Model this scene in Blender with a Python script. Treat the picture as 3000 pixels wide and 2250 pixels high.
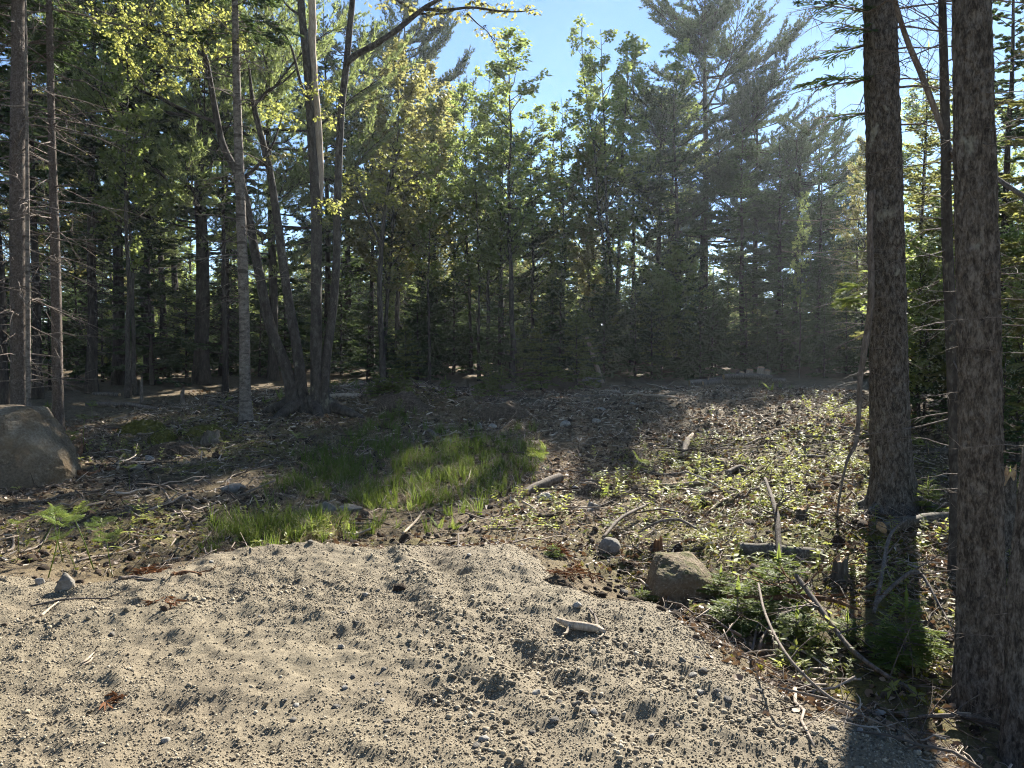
import bpy, math, random
import numpy as np
from mathutils import Vector, Matrix, Euler

random.seed(7)
rng = np.random.default_rng(7)
scene = bpy.context.scene
for o in list(bpy.data.objects):
    bpy.data.objects.remove(o)
COL = scene.collection
PI = math.pi

# ------------------------------------------------------------------ camera
CAM_H = 1.6
PITCH = math.atan(75 / 2255.0)          # looking slightly down
FPX = 2255.0                            # focal length in pixels of a 3000 px wide picture
cam_data = bpy.data.cameras.new('camera')
cam_data.sensor_width = 36.0
cam_data.lens = 36.0 * FPX / 3000.0
cam_data.clip_start = 0.05
cam_data.clip_end = 2000.0
cam = bpy.data.objects.new('camera', cam_data)
COL.objects.link(cam)
cam.location = (0, 0, CAM_H)
cam.rotation_euler = (PI / 2 - PITCH, 0, 0)
scene.camera = cam

# ------------------------------------------------------------------ sky and sun
SUN_AZ = math.radians(25.0)             # to the right of the view direction (+Y)
SUN_EL = math.radians(32.0)
world = bpy.data.worlds.new('World')
scene.world = world
world.use_nodes = True
wn = world.node_tree.nodes
wl = world.node_tree.links
wn.clear()
sky = wn.new('ShaderNodeTexSky')
sky.sky_type = 'NISHITA'
sky.sun_disc = False
sky.sun_elevation = SUN_EL
sky.sun_rotation = SUN_AZ
sky.air_density = 1.0
sky.dust_density = 0.0
sky.altitude = 800.0
sky.ozone_density = 4.0
wb = wn.new('ShaderNodeBackground')
wb.inputs['Strength'].default_value = 0.05
wo = wn.new('ShaderNodeOutputWorld')
wl.new(sky.outputs[0], wb.inputs['Color'])
wl.new(wb.outputs[0], wo.inputs['Surface'])

sun_data = bpy.data.lights.new('sun', 'SUN')
sun_data.energy = 5.0
sun_data.angle = math.radians(0.5)
sun_data.color = (1.0, 0.95, 0.85)
sun = bpy.data.objects.new('sun', sun_data)
COL.objects.link(sun)
S = Vector((math.sin(SUN_AZ) * math.cos(SUN_EL), math.cos(SUN_AZ) * math.cos(SUN_EL), math.sin(SUN_EL)))
sun.rotation_euler = S.to_track_quat('Z', 'Y').to_euler()
sun.location = (20, 40, 30)

scene.view_settings.view_transform = 'Standard'
scene.view_settings.look = 'None'
scene.view_settings.gamma = 1.0
scene.view_settings.use_curve_mapping = False
scene.view_settings.exposure = 2.05
scene.cycles.max_bounces = 4
scene.cycles.diffuse_bounces = 2
scene.cycles.glossy_bounces = 2
scene.cycles.transmission_bounces = 3
scene.cycles.transparent_max_bounces = 8
scene.cycles.volume_bounces = 0
scene.cycles.use_denoising = True
scene.cycles.use_adaptive_sampling = True
scene.cycles.adaptive_threshold = .03
scene.cycles.adaptive_min_samples = 40
scene.cycles.filter_width = 1.1
scene.cycles.denoising_prefilter = 'NONE'
scene.cycles.sample_clamp_indirect = 4.0

# ------------------------------------------------------------------ noise
def _h(i, j, k, s):
    n = (i * 374761393 + j * 668265263 + k * 2147483647 + s * 974634777).astype(np.int64) & 0x7fffffff
    n = ((n ^ (n >> 13)) * 1274126177) & 0x7fffffff
    n = ((n ^ (n >> 15)) * 2246822519) & 0x7fffffff
    return ((n ^ (n >> 16)) & 0xffffff) / float(0xffffff)

def vnoise(x, y, z=None, seed=0):
    x = np.asarray(x, float); y = np.asarray(y, float)
    z = np.zeros_like(x) if z is None else np.asarray(z, float)
    xi = np.floor(x).astype(np.int64); yi = np.floor(y).astype(np.int64); zi = np.floor(z).astype(np.int64)
    fx = x - xi; fy = y - yi; fz = z - zi
    fx = fx * fx * (3 - 2 * fx); fy = fy * fy * (3 - 2 * fy); fz = fz * fz * (3 - 2 * fz)
    r = 0
    for a in (0, 1):
        wx = fx if a else 1 - fx
        for b in (0, 1):
            wy = fy if b else 1 - fy
            for c in (0, 1):
                wz = fz if c else 1 - fz
                r = r + wx * wy * wz * _h(xi + a, yi + b, zi + c, seed)
    return r

def fbm(x, y, z=None, octv=3, seed=0, gain=0.5):
    t = 0; a = 1; n = 0; f = 1.0
    x = np.asarray(x, float); y = np.asarray(y, float)
    for o in range(octv):
        x, y = x * .788 - y * .616, x * .616 + y * .788       # turn the lattice so that its rows never show
        t = t + a * (vnoise(x * f, y * f, None if z is None else np.asarray(z) * f, seed + o * 17) - .5)
        n += a; a *= gain; f *= 2.03
    return t / n * 2

def sstep(a, b, x):
    t = np.clip((x - a) / (b - a), 0, 1)
    return t * t * (3 - 2 * t)

# ------------------------------------------------------------------ terrain height
PAD = np.array([(-9, 5.3), (-3.75, 5.64), (-3.1, 5.4), (-2.75, 5.55), (-2.43, 6.22), (-1.75, 6.56), (-.9, 6.45), (0, 6.7), (.22, 6.1),
                (.43, 5.39), (.91, 4.88), (1.15, 4.0), (1.33, 3.54), (1.62, 3.3), (1.75, 2.6), (1.7, -8), (-9, -8)], float)

def pad_sd(x, y):
    """signed distance to the gravel pad's outline, negative inside"""
    x = np.asarray(x, float); y = np.asarray(y, float)
    d = np.full(x.shape, 1e9); inside = np.zeros(x.shape, bool)
    n = len(PAD)
    for i in range(n):
        a = PAD[i]; b = PAD[(i + 1) % n]
        e = b - a
        t = np.clip(((x - a[0]) * e[0] + (y - a[1]) * e[1]) / (e @ e), 0, 1)
        d = np.minimum(d, np.hypot(x - a[0] - t * e[0], y - a[1] - t * e[1]))
        c = ((a[1] > y) != (b[1] > y)) & (x < (b[0] - a[0]) * (y - a[1]) / (b[1] - a[1] + 1e-12) + a[0])
        inside ^= c
    return np.where(inside, -d, d)

_py = [-40, 0, 3, 7, 9, 10.5, 13, 17, 22, 27, 40, 80, 300]
_pz = [-.3, -.4, -.4, -.26, -.30, -.28, -.08, .38, .66, .9, 1.6, 3.1, 6.0]

def base_h(x, y):
    x = np.asarray(x, float); y = np.asarray(y, float)
    z = np.interp(y, _py, _pz)
    z = z + .20 * sstep(1.8, 4.5, x) * sstep(5, 8, y) * (1 - sstep(16, 26, y))
    z = z + .14 * sstep(-1.5, -4.5, x) * (1 - sstep(16, 26, y))
    # mounds
    for mx, my, mr, mh in ((-.9 - 1.5, 18.2, 1.1, .32), (-1.1, 17.6, .7, .22), (.6, 16.4, 1.3, .16), (-3.6, 20.2, 2.4, .25), (6.5, 14, 2., .15),
                           (-5.2, 13.6, .55, .16), (-4.2, 13.0, .5, .14), (-4.6, 11.6, .4, .10)):
        z = z + mh * np.exp(-((x - mx) ** 2 + (y - my) ** 2) / mr ** 2)
    far = sstep(10, 30, np.hypot(x, y - 8))
    z = z + fbm(x / 4.5, y / 4.5, octv=2, seed=3) * (.10 + .25 * far)
    sd = pad_sd(x, y)
    up = sstep(.9, -.05, sd + .12 * fbm(x * 2.2, y * 2.2, octv=2, seed=5))
    z = z * (1 - up) + (-.03) * up
    return z

def G(x, y, fine=True):
    x = np.asarray(x, float); y = np.asarray(y, float)
    z = base_h(x, y)
    if fine:
        out = sstep(0.0, .5, pad_sd(x, y))
        near = 1 - sstep(20, 40, np.hypot(x, y))
        hol = np.exp(-((x + 1.2) ** 2 / 9 + (y - 11.5) ** 2 / 8))
        rough = out * near * (1 - .6 * hol)
        z = z + rough * (.075 * fbm(x * 1.6, y * 1.6, octv=3, seed=11) + .055 * fbm(x * 5, y * 5, octv=3, seed=21, gain=.6)
                         + .03 * np.maximum(0, fbm(x * 9, y * 9, octv=2, seed=31)))
    return z

_lx = np.arange(-60, 60.01, .25); _ly = np.arange(-10, 90.01, .25)
_LX, _LY = np.meshgrid(_lx, _ly)
_LB = base_h(_LX.ravel(), _LY.ravel()).reshape(_LX.shape)
def Gq(x, y):
    """quick smooth height from a table, for looking up where things stand"""
    x = np.asarray(x, float); y = np.asarray(y, float)
    u = np.clip((x + 60) / .25, 0, len(_lx) - 1.001); v = np.clip((y + 10) / .25, 0, len(_ly) - 1.001)
    i = u.astype(int); j = v.astype(int); f = u - i; g = v - j
    return _LB[j, i] * (1 - f) * (1 - g) + _LB[j, i + 1] * f * (1 - g) + _LB[j + 1, i] * (1 - f) * g + _LB[j + 1, i + 1] * f * g

def Gs(x, y):
    if y > 24: return float(Gq(x, y))
    return float(G(np.array([x]), np.array([y]))[0])

_cp, _sp = math.cos(PITCH), math.sin(PITCH)
def ray(px, py):
    a = (px - 1500) / FPX; u = (1125 - py) / FPX
    return np.array([a, _cp + u * _sp, u * _cp - _sp])

def P(px, py, D):
    """point in the place seen at pixel (px, py) of the photograph when it stands D metres ahead"""
    r = ray(px, py); r = r / r[1] * D
    return np.array([r[0], r[1], r[2] + CAM_H])

def at(px, py, dmax=70.0):
    """point of the ground under a pixel"""
    r = ray(px, py); r = r / r[1]
    ds = np.concatenate([np.arange(1.5, 20, .25), np.arange(20, dmax, 1.0)])
    for k in range(3):
        zz = CAM_H + r[2] * ds
        hit = np.nonzero(zz <= Gq(r[0] * ds, ds))[0]
        if not len(hit):
            d = 30.0; break
        i = max(1, hit[0]); d = ds[hit[0]]
        ds = np.linspace(ds[i - 1], ds[i], 9)
    return np.array([r[0] * d, d, Gs(r[0] * d, d)])

# ------------------------------------------------------------------ mesh builder
class MB:
    """collects vertices, quads/tris, a material slot and a random value per piece"""
    def __init__(s):
        s.V = []; s.Q = []; s.T = []; s.n = 0; s.qm = []; s.tm = []; s.val = []; s.sm = []; s.st = []
    def add(s, V, Q=None, T=None, m=0, val=0.5, smooth=True):
        V = np.asarray(V, float).reshape(-1, 3)
        if Q is not None and len(Q):
            Q = np.asarray(Q, np.int64).reshape(-1, 4); s.Q.append(Q + s.n); s.qm.append(np.full(len(Q), m)); s.sm.append(np.full(len(Q), smooth))
        if T is not None and len(T):
            T = np.asarray(T, np.int64).reshape(-1, 3); s.T.append(T + s.n); s.tm.append(np.full(len(T), m)); s.st.append(np.full(len(T), smooth))
        s.V.append(V); s.val.append(np.broadcast_to(np.asarray(val, float), (len(V),)))
        s.n += len(V)
    def merge(s, o, m=None):
        V = np.concatenate(o.V); b = s.n
        s.V.append(V); s.val.append(np.concatenate(o.val)); s.n += len(V)
        for q, k, w in zip(o.Q, o.qm, o.sm):
            s.Q.append(q + b); s.qm.append(k if m is None else np.full(len(q), m)); s.sm.append(w)
        for q, k, w in zip(o.T, o.tm, o.st):
            s.T.append(q + b); s.tm.append(k if m is None else np.full(len(q), m)); s.st.append(w)
    def tri_count(s):
        return sum(len(q) for q in s.Q) * 2 + sum(len(t) for t in s.T)
    def mesh(s, name, mats):
        V = np.concatenate(s.V) if s.V else np.zeros((0, 3))
        Q = np.concatenate(s.Q) if s.Q else np.zeros((0, 4), np.int64)
        T = np.concatenate(s.T) if s.T else np.zeros((0, 3), np.int64)
        me = bpy.data.meshes.new(name)
        me.vertices.add(len(V)); me.vertices.foreach_set('co', V.astype(np.float32).ravel())
        nl = len(Q) * 4 + len(T) * 3
        me.loops.add(nl); me.loops.foreach_set('vertex_index', np.concatenate([Q.ravel(), T.ravel()]).astype(np.int32))
        me.polygons.add(len(Q) + len(T))
        ls = np.concatenate([np.arange(len(Q)) * 4, len(Q) * 4 + np.arange(len(T)) * 3]).astype(np.int32)
        me.polygons.foreach_set('loop_start', ls)
        mi = np.concatenate(s.qm + s.tm).astype(np.int32) if (s.qm or s.tm) else np.zeros(0, np.int32)
        sm = np.concatenate(s.sm + s.st) if (s.sm or s.st) else np.zeros(0, bool)
        me.polygons.foreach_set('material_index', mi)
        me.polygons.foreach_set('use_smooth', sm)
        a = me.attributes.new('v', 'FLOAT', 'POINT')
        a.data.foreach_set('value', np.concatenate(s.val).astype(np.float32))
        for m in (mats if isinstance(mats, (list, tuple)) else [mats]):
            me.materials.append(m)
        me.update(calc_edges=True)
        return me

def link(name, data, parent=None, loc=None):
    o = bpy.data.objects.new(name, data)
    COL.objects.link(o)
    if parent is not None:
        o.parent = parent
    if loc is not None:
        o.location = loc
    return o

def tag(o, label=None, cat=None, group=None, kind=None):
    if label: o['label'] = label
    if cat: o['category'] = cat
    if group: o['group'] = group
    if kind: o['kind'] = kind
    return o

def norm(v):
    v = np.asarray(v, float)
    return v / (np.linalg.norm(v, axis=-1, keepdims=True) + 1e-12)

def catmull(pts, n):
    """smooth resampling of a polyline with any number of columns"""
    p = np.asarray(pts, float)
    if len(p) < 3:
        t = np.linspace(0, 1, n)[:, None]
        return p[0] * (1 - t) + p[-1] * t
    p = np.vstack([2 * p[0] - p[1], p, 2 * p[-1] - p[-2]])
    m = len(p) - 3
    u = np.linspace(0, m - 1e-6, n); i = u.astype(int); t = (u - i)[:, None]
    a, b, c, d = p[i], p[i + 1], p[i + 2], p[i + 3]
    return .5 * ((2 * b) + (-a + c) * t + (2 * a - 5 * b + 4 * c - d) * t * t + (-a + 3 * b - 3 * c + d) * t ** 3)

def tube(mb, pts, rad, sides=6, m=0, val=.5, rough=0.0, cap=True, seed=0, rf=30.0):
    pts = np.asarray(pts, float); n = len(pts)
    rad = np.broadcast_to(np.asarray(rad, float), (n,))
    tan = norm(np.gradient(pts, axis=0))
    up = np.array([0, 0, 1.]) if abs(tan[0][2]) < .8 else np.array([1., 0, 0])
    x = norm(np.cross(up, tan[0]))
    X = np.empty((n, 3)); X[0] = x
    for i in range(1, n):
        x = x - tan[i] * (x @ tan[i]); x = x / (np.linalg.norm(x) + 1e-9); X[i] = x
    Y = np.cross(tan, X)
    th = np.arange(sides) * 2 * PI / sides
    c = np.cos(th); s_ = np.sin(th)
    off = X[:, None, :] * c[None, :, None] + Y[:, None, :] * s_[None, :, None]
    R = rad[:, None] * np.ones(sides)
    if rough:
        q = pts[:, None, :] + off * rad[:, None, None]
        R = R * (1 + rough * fbm(q[..., 0] * rf, q[..., 1] * rf, q[..., 2] * rf * .35, octv=2, seed=seed))
    V = (pts[:, None, :] + off * R[..., None]).reshape(-1, 3)
    i = np.arange(n - 1)[:, None] * sides; j = np.arange(sides)[None, :]; k = (j + 1) % sides
    Q = np.stack([i + j, i + k, i + sides + k, i + sides + j], -1).reshape(-1, 4)
    T = None
    if cap:
        V = np.vstack([V, pts[0], pts[-1]])
        a = n * sides; jj = np.arange(sides); kk = (jj + 1) % sides
        T = np.vstack([np.stack([np.full(sides, a), kk, jj], -1),
                       np.stack([np.full(sides, a + 1), (n - 1) * sides + jj, (n - 1) * sides + kk], -1)])
    mb.add(V, Q, T, m=m, val=val)

def kites(mb, base, d, ln, wd, side, m=0, val=None, mid=.45, bend=0.0, nrm=None):
    """many lens-shaped blades at once: base point, direction, length, width, side vector"""
    base = np.asarray(base, float); d = norm(d); side = norm(side)
    n = len(base)
    ln = np.broadcast_to(np.asarray(ln, float), (n,))[:, None]; wd = np.broadcast_to(np.asarray(wd, float), (n,))[:, None]
    c = base + d * ln * mid
    if bend is not None and nrm is not None:
        c = c + nrm * ln * bend
    V = np.stack([base, c + side * wd / 2, base + d * ln, c - side * wd / 2], 1).reshape(-1, 3)
    Q = np.arange(n * 4).reshape(-1, 4)
    v = rng.random(n) if val is None else np.broadcast_to(val, (n,))
    mb.add(V, Q, m=m, val=np.repeat(v, 4), smooth=False)

def perp(d, roll):
    d = norm(d)
    ref = np.where(np.abs(d[:, 2:3]) < .9, np.array([[0, 0, 1.]]), np.array([[1., 0, 0]]))
    a = norm(np.cross(d, ref)); b = np.cross(d, a)
    r = np.asarray(roll)[:, None]
    return a * np.cos(r) + b * np.sin(r)

# ------------------------------------------------------------------ materials
MATS = {}
def nt(name):
    m = bpy.data.materials.new(name); m.use_nodes = True
    MATS[name] = m
    t = m.node_tree
    for n in list(t.nodes): t.nodes.remove(n)
    out = t.nodes.new('ShaderNodeOutputMaterial')
    return m, t, out

def ramp(t, stops, fac):
    r = t.nodes.new('ShaderNodeValToRGB')
    e = r.color_ramp.elements
    while len(e) > 1: e.remove(e[-1])
    e[0].position = stops[0][0]; e[0].color = (*stops[0][1], 1)
    for p, c in stops[1:]:
        x = e.new(p); x.color = (*c, 1)
    t.links.new(fac, r.inputs[0])
    return r.outputs[0]

def noise(t, scale, detail=4, rough=.6, vec=None, dist=0.0):
    n = t.nodes.new('ShaderNodeTexNoise')
    n.inputs['Scale'].default_value = scale; n.inputs['Detail'].default_value = detail
    n.inputs['Roughness'].default_value = rough; n.inputs['Distortion'].default_value = dist
    if vec is not None: t.links.new(vec, n.inputs['Vector'])
    return n.outputs['Fac']

def mapped(t, sc, coord='Object'):
    c = t.nodes.new('ShaderNodeTexCoord'); m = t.nodes.new('ShaderNodeMapping')
    m.inputs['Scale'].default_value = sc
    t.links.new(c.outputs[coord], m.inputs['Vector'])
    return m.outputs[0]

def math_(t, op, a, b=None, clamp=False):
    n = t.nodes.new('ShaderNodeMath'); n.operation = op; n.use_clamp = clamp
    for i, v in enumerate((a, b)):
        if v is None: continue
        if isinstance(v, (int, float)): n.inputs[i].default_value = v
        else: t.links.new(v, n.inputs[i])
    return n.outputs[0]

def mixc(t, f, a, b, mode='MIX'):
    n = t.nodes.new('ShaderNodeMix'); n.data_type = 'RGBA'; n.blend_type = mode
    for s_, v in ((n.inputs[0], f), (n.inputs[6], a), (n.inputs[7], b)):
        if isinstance(v, (int, float)): s_.default_value = v
        elif isinstance(v, tuple): s_.default_value = (*v, 1)
        else: t.links.new(v, s_)
    return n.outputs[2]

def bump(t, h, strength, dist):
    b = t.nodes.new('ShaderNodeBump'); b.inputs['Strength'].default_value = strength; b.inputs['Distance'].default_value = dist
    t.links.new(h, b.inputs['Height'])
    return b.outputs[0]

def attr(t, name='v'):
    a = t.nodes.new('ShaderNodeAttribute'); a.attribute_name = name
    return a.outputs['Fac']

def orand(t):
    return t.nodes.new('ShaderNodeObjectInfo').outputs['Random']

def pbsdf(t, out, col, rough=.85, nrm=None, spec=.25):
    p = t.nodes.new('ShaderNodeBsdfPrincipled')
    if isinstance(col, tuple): p.inputs['Base Color'].default_value = (*col, 1)
    else: t.links.new(col, p.inputs['Base Color'])
    p.inputs['Roughness'].default_value = rough
    p.inputs['Specular IOR Level'].default_value = spec
    if nrm is not None: t.links.new(nrm, p.inputs['Normal'])
    if out is not None: t.links.new(p.outputs[0], out.inputs['Surface'])
    return p

def bark(name, dark, mid, light, sc=(14, 14, 2.2), bstr=.6, bdist=.02, lich=None, lamt=.6, band=0, st=(.34, .5, .66)):
    m, t, out = nt(name)
    v = mapped(t, sc)
    n1 = noise(t, 1.0, 6, .65, v, .4)
    v2 = mapped(t, tuple(s * 4 for s in sc)); n2 = noise(t, 1.0, 4, .7, v2)
    f = math_(t, 'ADD', math_(t, 'MULTIPLY', n1, .65), math_(t, 'MULTIPLY', n2, .35))
    c = ramp(t, [(st[0], dark), (st[1], mid), (st[2], light)], f)
    if lich:
        n3 = noise(t, 3.1, 5, .7, mapped(t, (1, 1, .6)))
        c = mixc(t, ramp(t, [(lamt, (0, 0, 0)), (lamt + .07, (1, 1, 1))], n3), c, lich)
    if band:
        n4 = noise(t, 1.0, 3, .5, mapped(t, (2, 2, band)))
        c = mixc(t, ramp(t, [(.58, (0, 0, 0)), (.64, (.85, .85, .85))], n4), c, dark)
    pbsdf(t, out, c, .9, bump(t, f, bstr, bdist), .15)
    return m

def leafmat(name, c0, c1, trans, tfac=.45, rough=.55, inst=False, spec=.10, c2=None):
    """thin leaf: diffuse + light coming through; colour varies leaf by leaf and plant by plant"""
    m, t, out = nt(name)
    f = attr(t)
    o = orand(t)
    f2 = math_(t, 'ADD', math_(t, 'MULTIPLY', f, .0 if inst else .75), math_(t, 'MULTIPLY', o, 1.0 if inst else .3), True)
    stops = [(0.0, c0), (.75, c1)] + ([(1.0, c2)] if c2 else [])
    c = ramp(t, stops, f2)
    p = pbsdf(t, None, c, rough, None, spec)
    tr = t.nodes.new('ShaderNodeBsdfTranslucent')
    t.links.new(mixc(t, .55, c, trans), tr.inputs['Color'])
    mx = t.nodes.new('ShaderNodeMixShader'); mx.inputs[0].default_value = tfac
    t.links.new(p.outputs[0], mx.inputs[1]); t.links.new(tr.outputs[0], mx.inputs[2])
    t.links.new(mx.outputs[0], out.inputs['Surface'])
    return m

def simple(name, stops, sc=8.0, rough=.85, bstr=.3, bdist=.01, inst=False, spec=.2, detail=5):
    m, t, out = nt(name)
    n1 = noise(t, sc, detail, .65, mapped(t, (1, 1, 1)))
    f = n1
    if inst:
        f = math_(t, 'ADD', math_(t, 'MULTIPLY', n1, .35), math_(t, 'MULTIPLY', orand(t), .65))
    c = ramp(t, stops, f)
    pbsdf(t, out, c, rough, bump(t, n1, bstr, bdist), spec)
    return m
# ------------------------------------------------------------------ palette
M_BARK_ROUGH = bark('bark_rough_brown', (.032, .026, .020), (.090, .074, .058), (.175, .152, .124), (34, 34, 13), 1.0, .014, (.24, .225, .175), .61, st=(.41, .5, .60))
M_BARK_DARK = bark('bark_dark_conifer', (.014, .011, .009), (.040, .032, .026), (.085, .072, .060), (16, 16, 4), .6, .02, (.11, .11, .085), .70)
M_BARK_GREY = bark('bark_grey_maple', (.018, .015, .012), (.052, .044, .036), (.105, .094, .080), (15, 15, 7), .8, .018, (.16, .15, .105), .60)
M_BARK_PALE = bark('bark_pale_birchy', (.045, .036, .028), (.150, .125, .100), (.270, .235, .195), (10, 10, 16), .4, .008, (.30, .29, .24), .68, band=9)
M_BARK_SPRUCE = bark('bark_scaly_spruce', (.030, .022, .017), (.090, .070, .055), (.185, .155, .130), (40, 40, 26), .8, .012, (.22, .22, .18), .68)
M_DEADWOOD = bark('dead_branch_wood', (.045, .036, .028), (.13, .105, .085), (.25, .21, .175), (30, 30, 8), .3, .004)
M_DEADPALE = bark('weathered_pale_wood', (.16, .12, .085), (.34, .27, .20), (.52, .44, .35), (40, 40, 6), .4, .004)
M_DEADRED = bark('rusty_rotten_wood', (.035, .018, .010), (.14, .07, .035), (.30, .17, .085), (30, 30, 5), .6, .008)
M_LOG = bark('log_bark', (.030, .024, .018), (.090, .075, .058), (.20, .18, .145), (22, 22, 5), .6, .012, (.085, .10, .025), .60)
M_CUT = simple('cut_wood', [(.3, (.22, .13, .065)), (.55, (.42, .28, .15)), (.75, (.55, .40, .24))], 30, .8, .3, .003)
M_TWIG = simple('twig_bark', [(.3, (.045, .033, .024)), (.55, (.15, .115, .088)), (.8, (.40, .33, .26))], 12, .85, .2, .002, inst=True)

M_SPRUCE = leafmat('spruce_needles', (.026, .048, .022), (.064, .100, .040), (.17, .24, .07), .36, .55)
M_SPRUCE_LIT = leafmat('fir_needles_fresh_lit', (.050, .078, .022), (.115, .155, .042), (.34, .40, .08), .42, .6)  # fresh green of the small firs, also the painted sunlit tone of young spruces
M_SPRUCE_GREY = leafmat('spruce_needles_lichened', (.075, .088, .036), (.18, .185, .085), (.52, .52, .15), .52, .7)
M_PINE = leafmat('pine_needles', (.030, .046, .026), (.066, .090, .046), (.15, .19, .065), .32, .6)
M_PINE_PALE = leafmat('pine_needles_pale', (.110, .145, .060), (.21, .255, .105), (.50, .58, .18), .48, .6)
M_MAPLE = leafmat('maple_leaves_fresh', (.095, .135, .040), (.185, .225, .075), (.50, .60, .16), .5, .5, c2=(.23, .22, .085))
M_MAPLE_Y = leafmat('maple_leaves_yellow', (.14, .155, .040), (.25, .255, .070), (.62, .64, .16), .5, .5, c2=(.29, .24, .09))
M_MAPLE_O = leafmat('maple_leaves_bronze', (.125, .125, .045), (.225, .21, .080), (.54, .52, .17), .5, .5, c2=(.25, .17, .085))
M_RUST = leafmat('dead_red_needles', (.075, .030, .014), (.17, .075, .034), (.22, .10, .04), .2, .8)
M_FERN = leafmat('fern_fronds', (.065, .105, .022), (.14, .19, .045), (.38, .44, .08), .45, .55)
M_STRAW = leafmat('dry_straw', (.15, .12, .065), (.33, .27, .16), (.30, .24, .12), .25, .7)
M_FERN_D = leafmat('fern_fronds_yellow', (.16, .16, .02), (.28, .25, .04), (.60, .50, .06), .5, .5)
M_GRASS = leafmat('grass_blades', (.042, .070, .014), (.095, .135, .028), (.24, .31, .05), .42, .55)
M_COVER = leafmat('ground_cover_leaves', (.110, .130, .032), (.23, .245, .070), (.56, .58, .14), .45, .55, inst=True, spec=.2)
M_LITTER = leafmat('fallen_leaves', (.075, .045, .026), (.200, .135, .085), (.25, .13, .05), .15, .6, inst=True, spec=.35, c2=(.34, .26, .18))
M_MOSS = leafmat('moss_tufts', (.10, .105, .018), (.21, .195, .034), (.42, .38, .05), .3, .85, inst=True)
M_STONE = simple('grey_granite', [(.25, (.075, .066, .055)), (.5, (.165, .148, .125)), (.75, (.27, .25, .22))], 16, .9, .7, .02, inst=False, detail=8)
M_STONE_L = simple('pale_granite', [(.25, (.14, .128, .11)), (.5, (.26, .24, .21)), (.75, (.38, .36, .32))], 20, .85, .5, .01, detail=8)
M_PEB = simple('pebbles', [(.15, (.080, .066, .047)), (.45, (.185, .152, .105)), (.70, (.29, .242, .170)), (.95, (.44, .39, .30))], 40, .85, .2, .002, inst=True, spec=.2)
M_CLOD = simple('earth_clods', [(.25, (.028, .020, .014)), (.55, (.070, .050, .036)), (.8, (.13, .098, .072))], 30, .95, .8, .01, inst=True, spec=.1)
M_CHIP = simple('wood_chips', [(.2, (.16, .115, .08)), (.55, (.36, .28, .20)), (.85, (.60, .52, .42))], 20, .8, .2, .002, inst=True)

def boulder_mat():
    m, t, out = nt('boulder_granite')
    n1 = noise(t, 2.2, 6, .65, mapped(t, (1, 1, 1)), .5)
    n2 = noise(t, 34, 5, .75, mapped(t, (1, 1, 1)))
    n3 = noise(t, 1.1, 3, .6, mapped(t, (1, 1, 2)))
    f = math_(t, 'ADD', math_(t, 'MULTIPLY', n1, .5), math_(t, 'MULTIPLY', n2, .5))
    c = ramp(t, [(.34, (.050, .036, .022)), (.5, (.165, .125, .080)), (.64, (.33, .27, .19))], f)
    c = mixc(t, ramp(t, [(.48, (0, 0, 0)), (.62, (.6, .6, .6))], n3), c, (.15, .100, .052))
    pbsdf(t, out, c, .92, bump(t, f, 1.0, .035), .15)
    return m
M_BOULDER = boulder_mat()
def mossy_boulder():
    m = boulder_mat(); m.name = 'mossy_granite'; t = m.node_tree
    p = [n for n in t.nodes if n.type == 'BSDF_PRINCIPLED'][0]; old = p.inputs['Base Color'].links[0].from_socket
    g = t.nodes.new('ShaderNodeNewGeometry'); s_ = t.nodes.new('ShaderNodeSeparateXYZ'); t.links.new(g.outputs['True Normal'], s_.inputs[0])
    f = math_(t, 'MULTIPLY', ramp(t, [(.55, (0, 0, 0)), (.85, (1, 1, 1))], s_.outputs[2]), ramp(t, [(.44, (0, 0, 0)), (.56, (1, 1, 1))], noise(t, 7, 5, .7, mapped(t, (1, 1, 1)))))
    t.links.new(mixc(t, f, old, (.085, .080, .026)), p.inputs['Base Color'])
    return m
M_BOULDER_MOSS = mossy_boulder()
M_MOSSG = simple('moss_ground', [(.3, (.035, .034, .010)), (.5, (.085, .080, .018)), (.7, (.155, .140, .030))], 22, .95, 1.0, .03, detail=8, spec=.05)
M_EARTH = simple('bare_earth', [(.3, (.030, .022, .015)), (.5, (.080, .060, .042)), (.7, (.17, .13, .095))], 26, .95, 1.0, .03, detail=8, spec=.05)

# ------------------------------------------------------------------ ground
def growth(a, b, step, far, k=1.17, back=None):
    c = list(np.arange(a, b + 1e-6, step))
    s_ = step
    hi = [c[-1]]
    while hi[-1] < far:
        s_ *= k; hi.append(hi[-1] + s_)
    lo = [c[0]]; s_ = step
    bk = -far if back is None else back
    while lo[-1] > bk:
        s_ *= k; lo.append(lo[-1] - s_)
    return np.array(lo[:0:-1] + c + hi[1:])

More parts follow.
